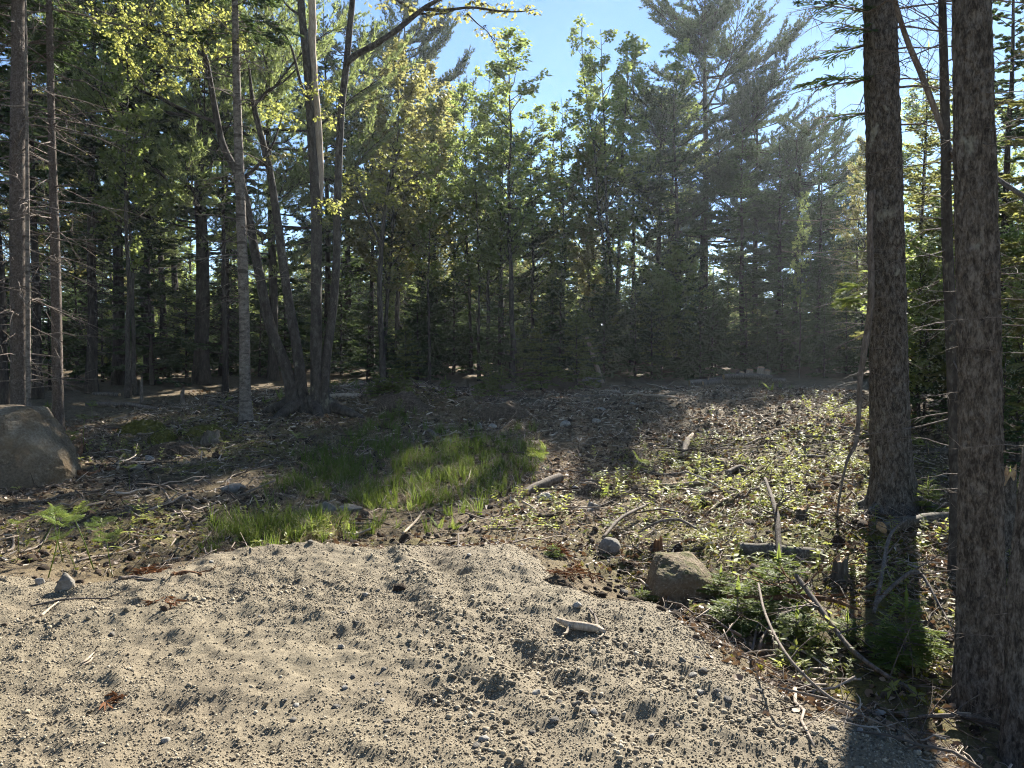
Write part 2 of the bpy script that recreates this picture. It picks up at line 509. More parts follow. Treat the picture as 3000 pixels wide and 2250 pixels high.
def ground_mat():
    m, t, out = nt('forest_floor')
    v = mapped(t, (1, 1, 1))
    n1 = noise(t, 1.3, 5, .6, v, .3); n2 = noise(t, 9, 6, .7, v, .6); n3 = noise(t, 55, 4, .75, v)
    f = math_(t, 'ADD', math_(t, 'MULTIPLY', n2, .55), math_(t, 'MULTIPLY', n3, .45))
    soil = ramp(t, [(.32, (.042, .031, .020)), (.46, (.104, .078, .050)), (.58, (.172, .134, .088)), (.70, (.27, .22, .155))], f)
    soil = mixc(t, ramp(t, [(.40, (0, 0, 0)), (.62, (.7, .7, .7))], n1), soil, ramp(t, [(.35, (.050, .038, .020)), (.65, (.165, .125, .070))], f))
    mossc = ramp(t, [(.32, (.035, .036, .010)), (.5, (.085, .084, .018)), (.66, (.15, .14, .032))], f)
    a = attr(t, 'moss')
    mf = math_(t, 'MULTIPLY', a, ramp(t, [(.36, (0, 0, 0)), (.52, (1, 1, 1))], n2))
    c = mixc(t, mf, soil, mossc)
    ndl = ramp(t, [(.3, (.05, .028, .014)), (.5, (.135, .078, .038)), (.7, (.23, .145, .08))], n3)
    c = mixc(t, attr(t, 'rust'), c, ndl)
    pbsdf(t, out, c, .95, bump(t, f, .9, .03), .1)
    return m

def set_attr(me, name, arr):
    a = me.attributes.new(name, 'FLOAT', 'POINT')
    a.data.foreach_set('value', np.asarray(arr, np.float32).ravel())

def blob(x, y, spots):
    r = np.zeros_like(np.asarray(x, float))
    for (bx, by, rx, ry, w) in spots:
        r = np.maximum(r, w * np.exp(-(((x - bx) / rx) ** 2 + ((y - by) / ry) ** 2)))
    return r

MOSS = [(-5.2, 13.6, 1.2, .8, 1), (-4.2, 13.0, 1., .6, 1), (-4.6, 11.6, .7, .5, .9), (3.2, 7.4, 1.8, 2.2, .95), (1.6, 7.2, 1.1, .8, .95), (5, 9.5, 2.4, 2.0, .75), (-3.6, 8, 1.6, 1.2, .4), (-.5, 7.5, 1.5, .5, .5), (-4.5, 15.5, 3, 2, .5),
        (2.6, 4.6, .9, .8, .8), (-2.5, 18.2, 1.4, .9, .6), (4.5, 12.5, 2.4, 1.5, .7)]
RUST = [(-3.4, 16.5, 2.2, 1.6, .55), (.2, 16.0, 2.4, 1.2, .45), (3.4, 23.0, 2.4, .9, .9), (1.2, 5.6, .5, .4, .7), (-2.5, 23, 1.2, .6, .8), (1.0, 12.5, 3.0, 2.4, .35)]

def build_ground():
    xs = growth(-8.5, 8.5, .05, 160); ys = growth(4.2, 17.5, .05, 260, back=-40)
    X, Y = np.meshgrid(xs, ys)
    Z = G(X.ravel(), Y.ravel()).reshape(X.shape)
    V = np.stack([X, Y, Z], -1).reshape(-1, 3)
    ny, nx = X.shape
    i = np.arange(ny - 1)[:, None] * nx + np.arange(nx - 1)[None, :]
    Q = np.stack([i, i + 1, i + nx + 1, i + nx], -1).reshape(-1, 4)
    mb = MB(); mb.add(V, Q)
    me = mb.mesh('ground', ground_mat())
    set_attr(me, 'moss', np.clip(blob(V[:, 0], V[:, 1], MOSS), 0, 1))
    set_attr(me, 'rust', np.clip(blob(V[:, 0], V[:, 1], RUST) * (.5 + .8 * (fbm(V[:, 0] * 1.5, V[:, 1] * 1.5, seed=77) + .3)), 0, 1))
    o = link('ground', me)
    tag(o, 'dark churned forest floor of soil, moss and litter across the clearing', 'ground', kind='structure')
build_ground()

def pad_h(X, Y):
    sd = pad_sd(X, Y) + .16 * fbm(X * 1.9, Y * 1.9, octv=3, seed=41)
    g = base_h(X, Y)
    th = .075 * sstep(.06, -.35, sd) - .08 * sstep(-.02, .25, sd)
    # wheel ruts and dozer ridges running away and to the left
    u = X * .80 + Y * .60; w = -X * .60 + Y * .80
    rut = fbm(u * .55 + .35 * fbm(X, Y, seed=4), w * 2.3, octv=3, seed=9)
    ridge = .034 * rut + .026 * fbm(X * 2.4, Y * 2.4, octv=3, seed=13) + .020 * fbm(X * 6, Y * 6, octv=3, seed=14, gain=.6)
    for (x0, y0, x1, y1, wd, dp) in ((-.95, 6.3, -.05, 3.6, .10, .028), (-.7, 6.2, .25, 3.4, .09, -.022), (-.2, 4.9, .55, 2.6, .11, .028),
                                     (-2.9, 4.3, -1.2, 5.2, .14, .035), (.05, 3.9, .5, 3.1, .12, -.05), (-.55, 5.9, -.4, 5.6, .12, -.05), (-1.05, 4.25, -.8, 4.5, .08, -.05)):
        e = np.array([x1 - x0, y1 - y0]); t = np.clip(((X - x0) * e[0] + (Y - y0) * e[1]) / (e @ e), 0, 1)
        d = np.hypot(X - x0 - t * e[0], Y - y0 - t * e[1]) + .05 * fbm(X * 4, Y * 4, seed=19)
        ridge = ridge + dp * np.exp(-(d / wd) ** 2)
    ridge = ridge + .018 * fbm(X * 10, Y * 10, octv=2, seed=15)
    pit = fbm(X * 2.9, Y * 3.3, octv=3, seed=18, gain=.6)
    ridge = ridge - .06 * np.maximum(0, pit - .2) + .07 * np.maximum(0, -pit - .22) + .03 * np.maximum(0, fbm(X * 8, Y * 8, octv=2, seed=17) - .2)
    ridge = ridge + .10 * np.exp(-(((X - .93) / .22) ** 2 + ((Y - 4.98) / .2) ** 2))
    ins = sstep(.02, -.4, sd)
    return g + .015 + th + ridge * (.35 + .65 * ins) * sstep(.25, -.05, sd)

def pad_mat():
    m, t, out = nt('sandy_gravel')
    v = mapped(t, (1, 1, 1))
    n1 = noise(t, 1.1, 4, .6, v); n2 = noise(t, 34, 5, .75, v, .3); n3 = noise(t, 150, 3, .7, v)
    f = math_(t, 'ADD', math_(t, 'MULTIPLY', n2, .5), math_(t, 'MULTIPLY', n3, .5))
    c = ramp(t, [(.30, (.064, .052, .034)), (.45, (.140, .115, .077)), (.58, (.212, .176, .120)), (.72, (.305, .260, .182))], f)
    c = mixc(t, ramp(t, [(.45, (0, 0, 0)), (.65, (.5, .5, .5))], n1), c, (.15, .118, .080))
    pbsdf(t, out, c, .9, bump(t, f, 1.0, .012), .2)
    return m

def build_pad():
    xs = growth(-4.6, 2.4, .02, 9, k=1.25, back=-9.5); ys = growth(2.5, 7.3, .02, 7.4, k=1.3, back=-8)
    X, Y = np.meshgrid(xs, ys)
    Z = pad_h(X.ravel(), Y.ravel()).reshape(X.shape)
    keep = pad_sd(X, Y) < .45
    V = np.stack([X, Y, Z], -1).reshape(-1, 3)
    ny, nx = X.shape
    i = np.arange(ny - 1)[:, None] * nx + np.arange(nx - 1)[None, :]
    ok = keep[:-1, :-1] & keep[1:, :-1] & keep[:-1, 1:] & keep[1:, 1:]
    i = i[ok]
    Q = np.stack([i, i + 1, i + nx + 1, i + nx], -1)
    used = np.unique(Q); mp = np.full(len(V), -1); mp[used] = np.arange(len(used))
    mb = MB(); mb.add(V[used], mp[Q])
    o = link('gravel_pad', mb.mesh('gravel_pad', pad_mat()))
    tag(o, 'rutted pad of tan sandy gravel spread across the foreground', 'gravel', kind='structure')
build_pad()

def H(x, y):
    """top of whatever lies there: ground or gravel"""
    x = np.asarray(x, float); y = np.asarray(y, float)
    g = G(x, y); inside = pad_sd(x, y) < .3
    g = np.where(inside, np.maximum(g, pad_h(x, y)), g)
    return g
def Hs(x, y):
    if float(pad_sd(np.array([x]), np.array([y]))[0]) > .3: return Gs(x, y)
    return float(H(np.array([x]), np.array([y]))[0])

# ------------------------------------------------------------------ scattering of what nobody could count
def proto_collection(name, meshes):
    c = bpy.data.collections.new(name)
    for i, me in enumerate(meshes):
        o = bpy.data.objects.new('%s_%02d' % (name, i), me); c.objects.link(o)
    return c

def scatter(name, pts, rot, scl, coll, nproto, label, cat):
    n = len(pts)
    me = bpy.data.meshes.new(name)
    me.vertices.add(n); me.vertices.foreach_set('co', np.asarray(pts, np.float32).ravel())
    a = me.attributes.new('rot', 'FLOAT_VECTOR', 'POINT'); a.data.foreach_set('vector', np.asarray(rot, np.float32).ravel())
    s3 = np.asarray(scl, np.float32)
    if s3.ndim == 1: s3 = np.repeat(s3[:, None], 3, 1)
    a = me.attributes.new('scl', 'FLOAT_VECTOR', 'POINT'); a.data.foreach_set('vector', s3.ravel())
    a = me.attributes.new('idx', 'INT', 'POINT'); a.data.foreach_set('value', rng.integers(0, nproto, n).astype(np.int32))
    me.update()
    g = bpy.data.node_groups.new('scatter_' + name, 'GeometryNodeTree')
    g.interface.new_socket('Geometry', in_out='INPUT', socket_type='NodeSocketGeometry')
    g.interface.new_socket('Geometry', in_out='OUTPUT', socket_type='NodeSocketGeometry')
    N = g.nodes; L = g.links
    gi = N.new('NodeGroupInput'); go = N.new('NodeGroupOutput')
    ci = N.new('GeometryNodeCollectionInfo'); ci.inputs['Collection'].default_value = coll
    ci.inputs['Separate Children'].default_value = True; ci.inputs['Reset Children'].default_value = True
    ip = N.new('GeometryNodeInstanceOnPoints'); ip.inputs['Pick Instance'].default_value = True
    def na(nm, ty):
        x = N.new('GeometryNodeInputNamedAttribute'); x.data_type = ty; x.inputs['Name'].default_value = nm
        return [q for q in x.outputs if q.enabled][0]
    L.new(gi.outputs[0], ip.inputs['Points']); L.new(ci.outputs[0], ip.inputs['Instance'])
    L.new(na('idx', 'INT'), ip.inputs['Instance Index']); L.new(na('rot', 'FLOAT_VECTOR'), ip.inputs['Rotation'])
    L.new(na('scl', 'FLOAT_VECTOR'), ip.inputs['Scale'])
    L.new(ip.outputs[0], go.inputs[0])
    o = link(name, me)
    mod = o.modifiers.new('scatter', 'NODES'); mod.node_group = g
    tag(o, label, cat, kind='stuff')
    return o

_ico = None
def ico(sub=1):
    import bmesh
    bm = bmesh.new(); bmesh.ops.create_icosphere(bm, subdivisions=sub, radius=1)
    bm.verts.ensure_lookup_table()
    V = np.array([v.co[:] for v in bm.verts]); T = np.array([[v.index for v in f.verts] for f in bm.faces]); bm.free()
    return V, T

def rock_mb(seed, sub=3, rough=.25, flat=.6, ang=.25, sc=(1, 1, 1)):
    V, T = ico(sub)
    n = fbm(V[:, 0] * 1.1 + seed * 3.7, V[:, 1] * 1.1, V[:, 2] * 1.1, octv=3, seed=seed)
    r = 1 + rough * n
    V = V * r[:, None]
    rs = np.random.default_rng(seed)
    for k in range(12):          # chip flat facets
        d = norm(rs.normal(size=3)); c = .58 + .3 * rs.random()
        e = V @ d - c
        V = V - np.where(e > 0, e * (1 - ang), 0)[:, None] * d
    if sub >= 4:
        V = V * (1 + .07 * fbm(V[:, 0] * 4, V[:, 1] * 5, V[:, 2] * 5, octv=4, seed=seed + 5, gain=.6))[:, None]
    V = V * np.array([1, .85, flat]) * np.array(sc)
    mb = MB(); mb.add(V, T=T)
    return mb

def region(n, x0, x1, y0, y1):
    return np.stack([rng.uniform(x0, x1, n), rng.uniform(y0, y1, n)], 1)

def lay(xy, lift=0.0):
    return np.column_stack([xy, H(xy[:, 0], xy[:, 1]) + lift])

def flat_rot(n, tilt=.5):
    return np.stack([rng.normal(0, tilt, n), rng.normal(0, tilt, n), rng.uniform(0, 2 * PI, n)], 1)

def scatter_ground():
    # pebbles of the gravel
    C = proto_collection('pebble', [rock_mb(100 + i, 1, .35, .62, .1).mesh('pebble', M_PEB) for i in range(7)])
    xy = region(230000, -4.4, 2.5, 2.4, 7.4)
    sd = pad_sd(xy[:, 0], xy[:, 1]) + .16 * fbm(xy[:, 0] * 1.9, xy[:, 1] * 1.9, octv=3, seed=41)
    cl = fbm(xy[:, 0] * 1.3, xy[:, 1] * 1.3, octv=3, seed=51)
    keep = (sd < .30 * rng.random(len(xy)) ** 2 + .02) & (rng.random(len(xy)) < np.clip(.62 + .9 * cl + .5 * sstep(-1.2, 0, sd) * sstep(0, 1.6, xy[:, 0]), .2, 1))
    xy = xy[keep]; n = len(xy)
    r = np.clip(.0040 * np.exp(rng.normal(0, .42, n)), .0022, .014)
    big = rng.random(n) < .0025 + .014 * sstep(.3, 1.6, xy[:, 0]) * sstep(4.8, 3.2, xy[:, 1])
    rl = np.full(n, 9.0)
    for (x0, y0, x1, y1) in ((-.95, 6.3, -.05, 3.6), (-.2, 4.9, .55, 2.6), (-.6, 4.6, .1, 2.6), (-2.9, 4.3, -1.2, 5.2), (.3, 4.2, 1.1, 3.2)):
        ex, ey = x1 - x0, y1 - y0; t = np.clip(((xy[:, 0] - x0) * ex + (xy[:, 1] - y0) * ey) / (ex * ex + ey * ey), 0, 1)
        rl = np.minimum(rl, np.hypot(xy[:, 0] - x0 - t * ex, xy[:, 1] - y0 - t * ey) + .12 * fbm(xy[:, 0] * 2, xy[:, 1] * 2, seed=53))
    big |= (rl < .13) & (rng.random(n) < .10)
    r = np.where(big, rng.uniform(.008, .022, n) * rng.uniform(.6, 1.1, n), r)
    scatter('gravel', lay(xy) + np.column_stack([0 * r, 0 * r, r * .25]), flat_rot(n, .4), r, C, 7, 'loose pebbles and grit lying all over the gravel pad', 'gravel')
    # clods of earth
    C = proto_collection('clod', [rock_mb(200 + i, 2, .7, .7, .6).mesh('clod', M_CLOD) for i in range(5)])
    xy = region(46000, -7.5, 8, 4, 19)
    sd = pad_sd(xy[:, 0], xy[:, 1])
    dens = np.where(sd < 0, .015, np.clip(.45 + .8 * fbm(xy[:, 0] * .7, xy[:, 1] * .7, seed=61), .08, 1)) * (1 - .75 * np.exp(-((xy[:, 0] + 1.2) ** 2 / 6 + (xy[:, 1] - 11) ** 2 / 5)))
    xy = xy[rng.random(len(xy)) < dens]; n = len(xy)
    r = .014 * np.exp(rng.normal(0, .65, n)); r = np.clip(r, .005, .09)
    scatter('earth_clods', lay(xy), flat_rot(n, .5), r, C, 5, 'crumbled clods of dark earth strewn over the churned ground', 'soil')
    # fallen leaves
    pr = []
    for i in range(6):
        mb = MB(); rs = np.random.default_rng(300 + i)
        L = 1.0; k = 5; t = np.linspace(0, 1, k)
        w = np.sin(np.clip(t * PI, .1, PI)) ** .7 * (.34 + .1 * rs.random()) * (1 + .3 * rs.normal(size=k) * (t > 0) * (t < 1)); w[-1] = .02
        cu = rs.uniform(-.5, .9); cz = cu * (t - .5) ** 2 * 1.2 + rs.normal(0, .03, k)
        edge = rs.uniform(.0, .5)
        V = np.concatenate([np.column_stack([t - .5, -w, cz + edge * w]), np.column_stack([t - .5, w, cz + edge * w * rs.uniform(.2, 1.4)]), np.column_stack([t - .5, 0 * w, cz])])
        Q = []
        for j in range(k - 1):
            Q += [[j, j + 1, 2 * k + j + 1, 2 * k + j], [2 * k + j, 2 * k + j + 1, k + j + 1, k + j]]
        mb.add(V, Q, smooth=False); pr.append(mb.mesh('fallen_leaf', M_LITTER))
    C = proto_collection('fallen_leaf', pr)
    xy = np.vstack([region(52000, 1, 8.5, 3.2, 12), region(80000, -9, 9, 6.5, 22)])
    sd = pad_sd(xy[:, 0], xy[:, 1])
    wt = np.clip(.35 + .9 * fbm(xy[:, 0] * .8, xy[:, 1] * .8, octv=3, seed=71), .06, 1) + .5 * sstep(3.0, 4.5, xy[:, 0]) * sstep(9, 7, xy[:, 1])
    wt = wt * (1 - .7 * np.exp(-((xy[:, 0] + 1.2) ** 2 / 6 + (xy[:, 1] - 11) ** 2 / 5))) * np.where(sd > .05, 1, np.where(sd > -.35, .12, .006))
    xy = xy[rng.random(len(xy)) < wt]; n = len(xy)
    scatter('leaf_litter', lay(xy, .006), flat_rot(n, .55), rng.uniform(.022, .065, n) * np.interp(xy[:, 1], [7, 20], [1, 1.6]), C, 6, 'dry brown fallen leaves littering the forest floor', 'leaf litter')
    # twigs
    pr = []
    for i in range(6):
        mb = MB(); rs = np.random.default_rng(400 + i)
        k = 6; t = np.linspace(-.5, .5, k)
        p = np.column_stack([t, np.cumsum(rs.normal(0, .035, k)), np.cumsum(rs.normal(0, .025, k))])
        tube(mb, p, np.linspace(.016, .007, k), 5)
        for _ in range(2 if i % 2 else 0):
            j = rs.integers(1, k - 1); d = np.array([.25, rs.choice([-1, 1]) * .22, .06])
            tube(mb, np.stack([p[j], p[j] + d * .5, p[j] + d]), [.009, .007, .004], 4)
        pr.append(mb.mesh('twig', M_TWIG))
    C = proto_collection('twig', pr)
    xy = np.vstack([region(16000, -8, 8, 6, 19), region(6000, 1., 6, 3, 9)])
    sd = pad_sd(xy[:, 0], xy[:, 1])
    xy = xy[(sd > -.3 * rng.random(len(xy))) & (rng.random(len(xy)) < np.clip(.6 + .8 * fbm(xy[:, 0] * .6, xy[:, 1] * .6, seed=81), .1, 1))]; n = len(xy)
    ln = np.clip(.15 * np.exp(rng.normal(0, .65, n)), .04, .9)
    scatter('twig_litter', lay(xy, .012), np.stack([rng.uniform(0, 6, n), rng.normal(.0, .16, n), rng.uniform(0, 6.28, n)], 1), np.column_stack([ln, np.maximum(ln * .6, .15) * rng.uniform(.9, 2.0, n), np.maximum(ln * .6, .15) * 1.4]), C, 6,
            'small broken twigs scattered over the forest floor', 'twigs')
    xy = region(2600, -8, 9, 8.5, 23)
    xy = xy[rng.random(len(xy)) < np.clip(.5 + .9 * fbm(xy[:, 0] * .45, xy[:, 1] * .45, seed=83), .06, 1) * (1 - .8 * np.exp(-((xy[:, 0] + 1.2) ** 2 / 5 + (xy[:, 1] - 11) ** 2 / 4)))]; n = len(xy)
    ln = np.clip(.45 * np.exp(rng.normal(0, .5, n)), .18, 1.6)
    scatter('slash_litter', lay(xy, .02), np.stack([rng.uniform(0, 6, n), rng.normal(.0, .12, n), rng.uniform(0, 6.28, n)], 1), np.column_stack([ln, rng.uniform(.4, 1.1, n), rng.uniform(.4, 1.1, n)]), C, 6,
            'grey broken limbs and slash strewn over the middle of the clearing', 'slash')
    # splintered chips of wood
    pr = []
    for i in range(4):
        mb = MB(); rs = np.random.default_rng(450 + i)
        a = np.array([[-.5, -.1, 0], [.35, -.12, 0], [.5, .02, 0], [-.42, .1, 0]]) + rs.normal(0, .04, (4, 3))
        b = a + [0, 0, .07]
        mb.add(np.vstack([a, b]), [[0, 3, 2, 1], [4, 5, 6, 7], [0, 1, 5, 4], [1, 2, 6, 5], [2, 3, 7, 6], [3, 0, 4, 7]], smooth=False)
        pr.append(mb.mesh('chip', M_CHIP))
    C = proto_collection('chip', pr)
    xy = region(14000, -8, 8.5, 6.3, 21); sd = pad_sd(xy[:, 0], xy[:, 1])
    xy = xy[(sd > .1) & (rng.random(len(xy)) < np.clip(.45 + .9 * fbm(xy[:, 0] * .5, xy[:, 1] * .5, seed=91), .05, 1))]; n = len(xy)
    scatter('wood_chips', lay(xy, .012), flat_rot(n, .4), rng.uniform(.03, .09, n) * np.interp(xy[:, 1], [6, 18], [1, 1.9]), C, 4, 'pale splinters and chips of wood strewn across the cleared ground', 'wood chips')
    # moss tufts
    pr = []
    for i in range(3):
        mb = MB(); rs = np.random.default_rng(470 + i); k = 26
        d = norm(np.column_stack([rs.normal(0, .7, k), rs.normal(0, .7, k), np.full(k, 1.)])); b = np.column_stack([rs.normal(0, .3, k), rs.normal(0, .3, k), np.full(k, -.15)])
        kites(mb, b, d, rs.uniform(.5, 1.0, k), .22, perp(d, rs.uniform(0, 6, k)), val=rs.random(k)); pr.append(mb.mesh('moss_tuft', M_MOSS))
    C = proto_collection('moss_tuft', pr)
    xy = region(60000, -7, 8, 4, 19); mo = blob(xy[:, 0], xy[:, 1], MOSS) * (pad_sd(xy[:, 0], xy[:, 1]) > .1)
    xy = xy[rng.random(len(xy)) < mo * np.clip(.25 + 1.2 * fbm(xy[:, 0] * 2.2, xy[:, 1] * 2.2, octv=3, seed=95), 0, 1) ** 1.2]; n = len(xy)
    scatter('moss', lay(xy, .0), flat_rot(n, .2), rng.uniform(.02, .045, n), C, 3, 'yellow green moss cushions patching the ground between the litter', 'moss')
    # grass tufts
    pr = []
    for i in range(7):
        mb = MB(); rs = np.random.default_rng(500 + i)
        for _ in range(17 if i < 5 else 9):
            az = rs.uniform(0, 6.28); lean = rs.uniform(.1, .75) if i < 5 else rs.uniform(.6, 1.3); L = rs.uniform(.5, 1.0); w = .015
            t = np.linspace(0, 1, 5)
            out = lean * L * t ** 1.8; up = L * t * (1 - .35 * lean * t)
            c = np.column_stack([np.cos(az) * (out + .06), np.sin(az) * (out + .06), up]) + [rs.normal(0, .07), rs.normal(0, .07), 0]
            sd_ = np.array([-math.sin(az), math.cos(az), 0]) * w
            ww = (1 - t ** 2)[:, None] * sd_ + 1e-4
            V = np.vstack([c - ww, c + ww]); Q = [[j, j + 1, 6 + j, 5 + j] for j in range(4)]
            mb.add(V, Q, val=rs.random(), smooth=True)
        pr.append(mb.mesh('grass_tuft', M_GRASS if i < 5 else M_STRAW))
    C = proto_collection('grass_tuft', pr)
    def spots(L):
        r = []
        for (px, py, rx, ry, w) in L:
            g = at(px, py); k = g[1] / FPX; r.append((g[0], g[1], rx * k, max(.18, ry * g[1] ** 2 / (1.75 * FPX)), w))
        return r
    GR = spots([(1000, 1400, 150, 60, .9), (1180, 1380, 170, 75, 1), (1370, 1380, 150, 70, .95), (1500, 1340, 110, 50, .7), (1100, 1300, 120, 30, .55), (1330, 1310, 140, 30, .7), (960, 1340, 90, 35, .5), (870, 1430, 70, 40, .5), (1150, 1460, 170, 30, .5), (1420, 1450, 120, 30, .5),
                (740, 1575, 100, 34, 2.2), (850, 1570, 120, 36, 2.2), (950, 1550, 80, 30, 1.8), (700, 1540, 60, 26, 1.4), (1060, 1550, 60, 20, .4), (1250, 1560, 90, 16, .35), (640, 1490, 60, 25, .35), (880, 1150, 200, 22, .5), (2280, 1130, 120, 16, .45), (1140, 1250, 70, 22, .6), (1560, 1440, 40, 20, .5), (420, 1560, 120, 40, .15)])
    xy = region(80000, -5, 8, 6.2, 23); g = blob(xy[:, 0], xy[:, 1], GR)
    xy = xy[(rng.random(len(xy)) < (np.maximum(g - .12, 0) ** 1.2) * np.clip(.34 + .8 * fbm(xy[:, 0] * 2, xy[:, 1] * 2, octv=2, seed=98), .06, .9)) & (pad_sd(xy[:, 0], xy[:, 1]) > -.02)]; n = len(xy)
    sc = rng.uniform(.11, .38, n) * np.where(xy[:, 1] < 8, .8, 1.0)
    scatter('grass', lay(xy, -.01), np.stack([rng.normal(0, .1, n), rng.normal(0, .1, n), rng.uniform(0, 6.28, n)], 1), sc, C, 7, 'tufts of long green grass filling the damp hollow', 'grass')
    # low leafy ground cover
    pr = []
    for i in range(5):
        mb = MB(); rs = np.random.default_rng(520 + i)
        k = int(rs.integers(4, 7)); az0 = rs.uniform(0, 6)
        h = rs.uniform(.5, 1.1)
        tube(mb, [[0, 0, -.1], [rs.normal(0, .05), rs.normal(0, .05), h * .5], [rs.normal(0, .1), rs.normal(0, .1), h]], [.03, .025, .02], 4)
        for j in range(k):
            az = az0 + j * 6.283 / k + rs.normal(0, .15); d = np.array([[math.cos(az), math.sin(az), rs.uniform(-.35, .25)]])
            b = np.array([[0, 0, h]]); sd_ = np.array([[-math.sin(az), math.cos(az), rs.normal(0, .2)]])
            kites(mb, b, d, [rs.uniform(.6, 1.0)], [.36], sd_, val=rs.random(), bend=.08, nrm=np.array([[0, 0, 1.]]))
        pr.append(mb.mesh('cover_plant', M_COVER))
    for i in range(3):      # leafy sprig with several tiers
        mb = MB(); rs = np.random.default_rng(540 + i); h = rs.uniform(1.6, 2.6)
        tube(mb, [[0, 0, -.1], [.05, .03, h * .5], [.12, 0, h]], [.03, .025, .015], 4)
        for z in np.linspace(.35, 1.0, 5):
            for j in range(3):
                az = rs.uniform(0, 6.28); d = np.array([[math.cos(az), math.sin(az), rs.uniform(-.2, .5)]])
                kites(mb, np.array([[.12 * z, 0, h * z]]), d, [rs.uniform(.4, .8)], [.3], np.array([[-math.sin(az), math.cos(az), rs.normal(0, .3)]]), val=rs.random())
        pr.append(mb.mesh('cover_plant', M_COVER))
    C = proto_collection('cover_plant', pr)
    CV = spots([(2250, 1400, 260, 90, .9), (2350, 1500, 260, 80, .9), (1950, 1480, 200, 80, .8), (1700, 1500, 200, 60, .6), (2100, 1560, 200, 50, .75), (2450, 1350, 150, 60, .9), (2700, 1300, 180, 80, .8), (2500, 1700, 170, 90, .8), (2350, 1900, 200, 90, .9), (2450, 1850, 150, 100, .9), (2850, 1550, 120, 120, .6),
                (2250, 1640, 160, 50, .6), (1500, 1560, 120, 30, .5), (840, 1575, 130, 36, 1.6), (500, 1300, 200, 40, .4), (330, 1560, 160, 60, .4), (650, 1240, 160, 30, .4), (2720, 1950, 120, 120, .5), (2900, 1900, 100, 150, .3), (60, 1640, 90, 50, .4)])
    xy = region(64000, -7, 9, 3, 19); g = blob(xy[:, 0], xy[:, 1], CV)
    xy = xy[(rng.random(len(xy)) < g * np.clip(.20 + 1.7 * fbm(xy[:, 0] * 2.6, xy[:, 1] * 2.6, octv=3, seed=99, gain=.6), .0, 1)) & (pad_sd(xy[:, 0], xy[:, 1]) > .12)]; n = len(xy)
    scatter('ground_cover', lay(xy), np.stack([rng.normal(0, .25, n), rng.normal(0, .25, n), rng.uniform(0, 6.28, n)], 1), .035 + .075 * rng.random(n) ** 1.6, C, 8,
            'low pale green star leaved plants carpeting the sunny right side', 'ground cover')
scatter_ground()
# ------------------------------------------------------------------ tree generators
def twiggy(mb, p0, d, L, r, rs, lev=1, m=0, n=5, droop=0.0, sub=5, sides=4, wob=.12):
    """a crooked bare branch with side twigs; returns its spine"""
    d = norm(d); t = np.linspace(0, 1, n)
    p = p0 + d * L * t[:, None] + np.cumsum(rs.normal(0, wob * L / n, (n, 3)), 0) * (t[:, None] > 0)
    p[:, 2] -= droop * L * t ** 2
    tube(mb, p, r * (1 - .8 * t), sides, m=m, cap=False)
    if lev > 0:
        for _ in range(sub):
            k = rs.uniform(.2, .95); i = int(k * (n - 1)); q = p[i] + (p[min(i + 1, n - 1)] - p[i]) * (k * (n - 1) - i)
            s_ = norm(d + rs.normal(0, .65, 3)); s_[2] -= droop * .5
            twiggy(mb, q, s_, L * rs.uniform(.2, .45), r * .45, rs, lev - 1, m, 4, droop, max(2, sub - 2), 3, wob)
    return p

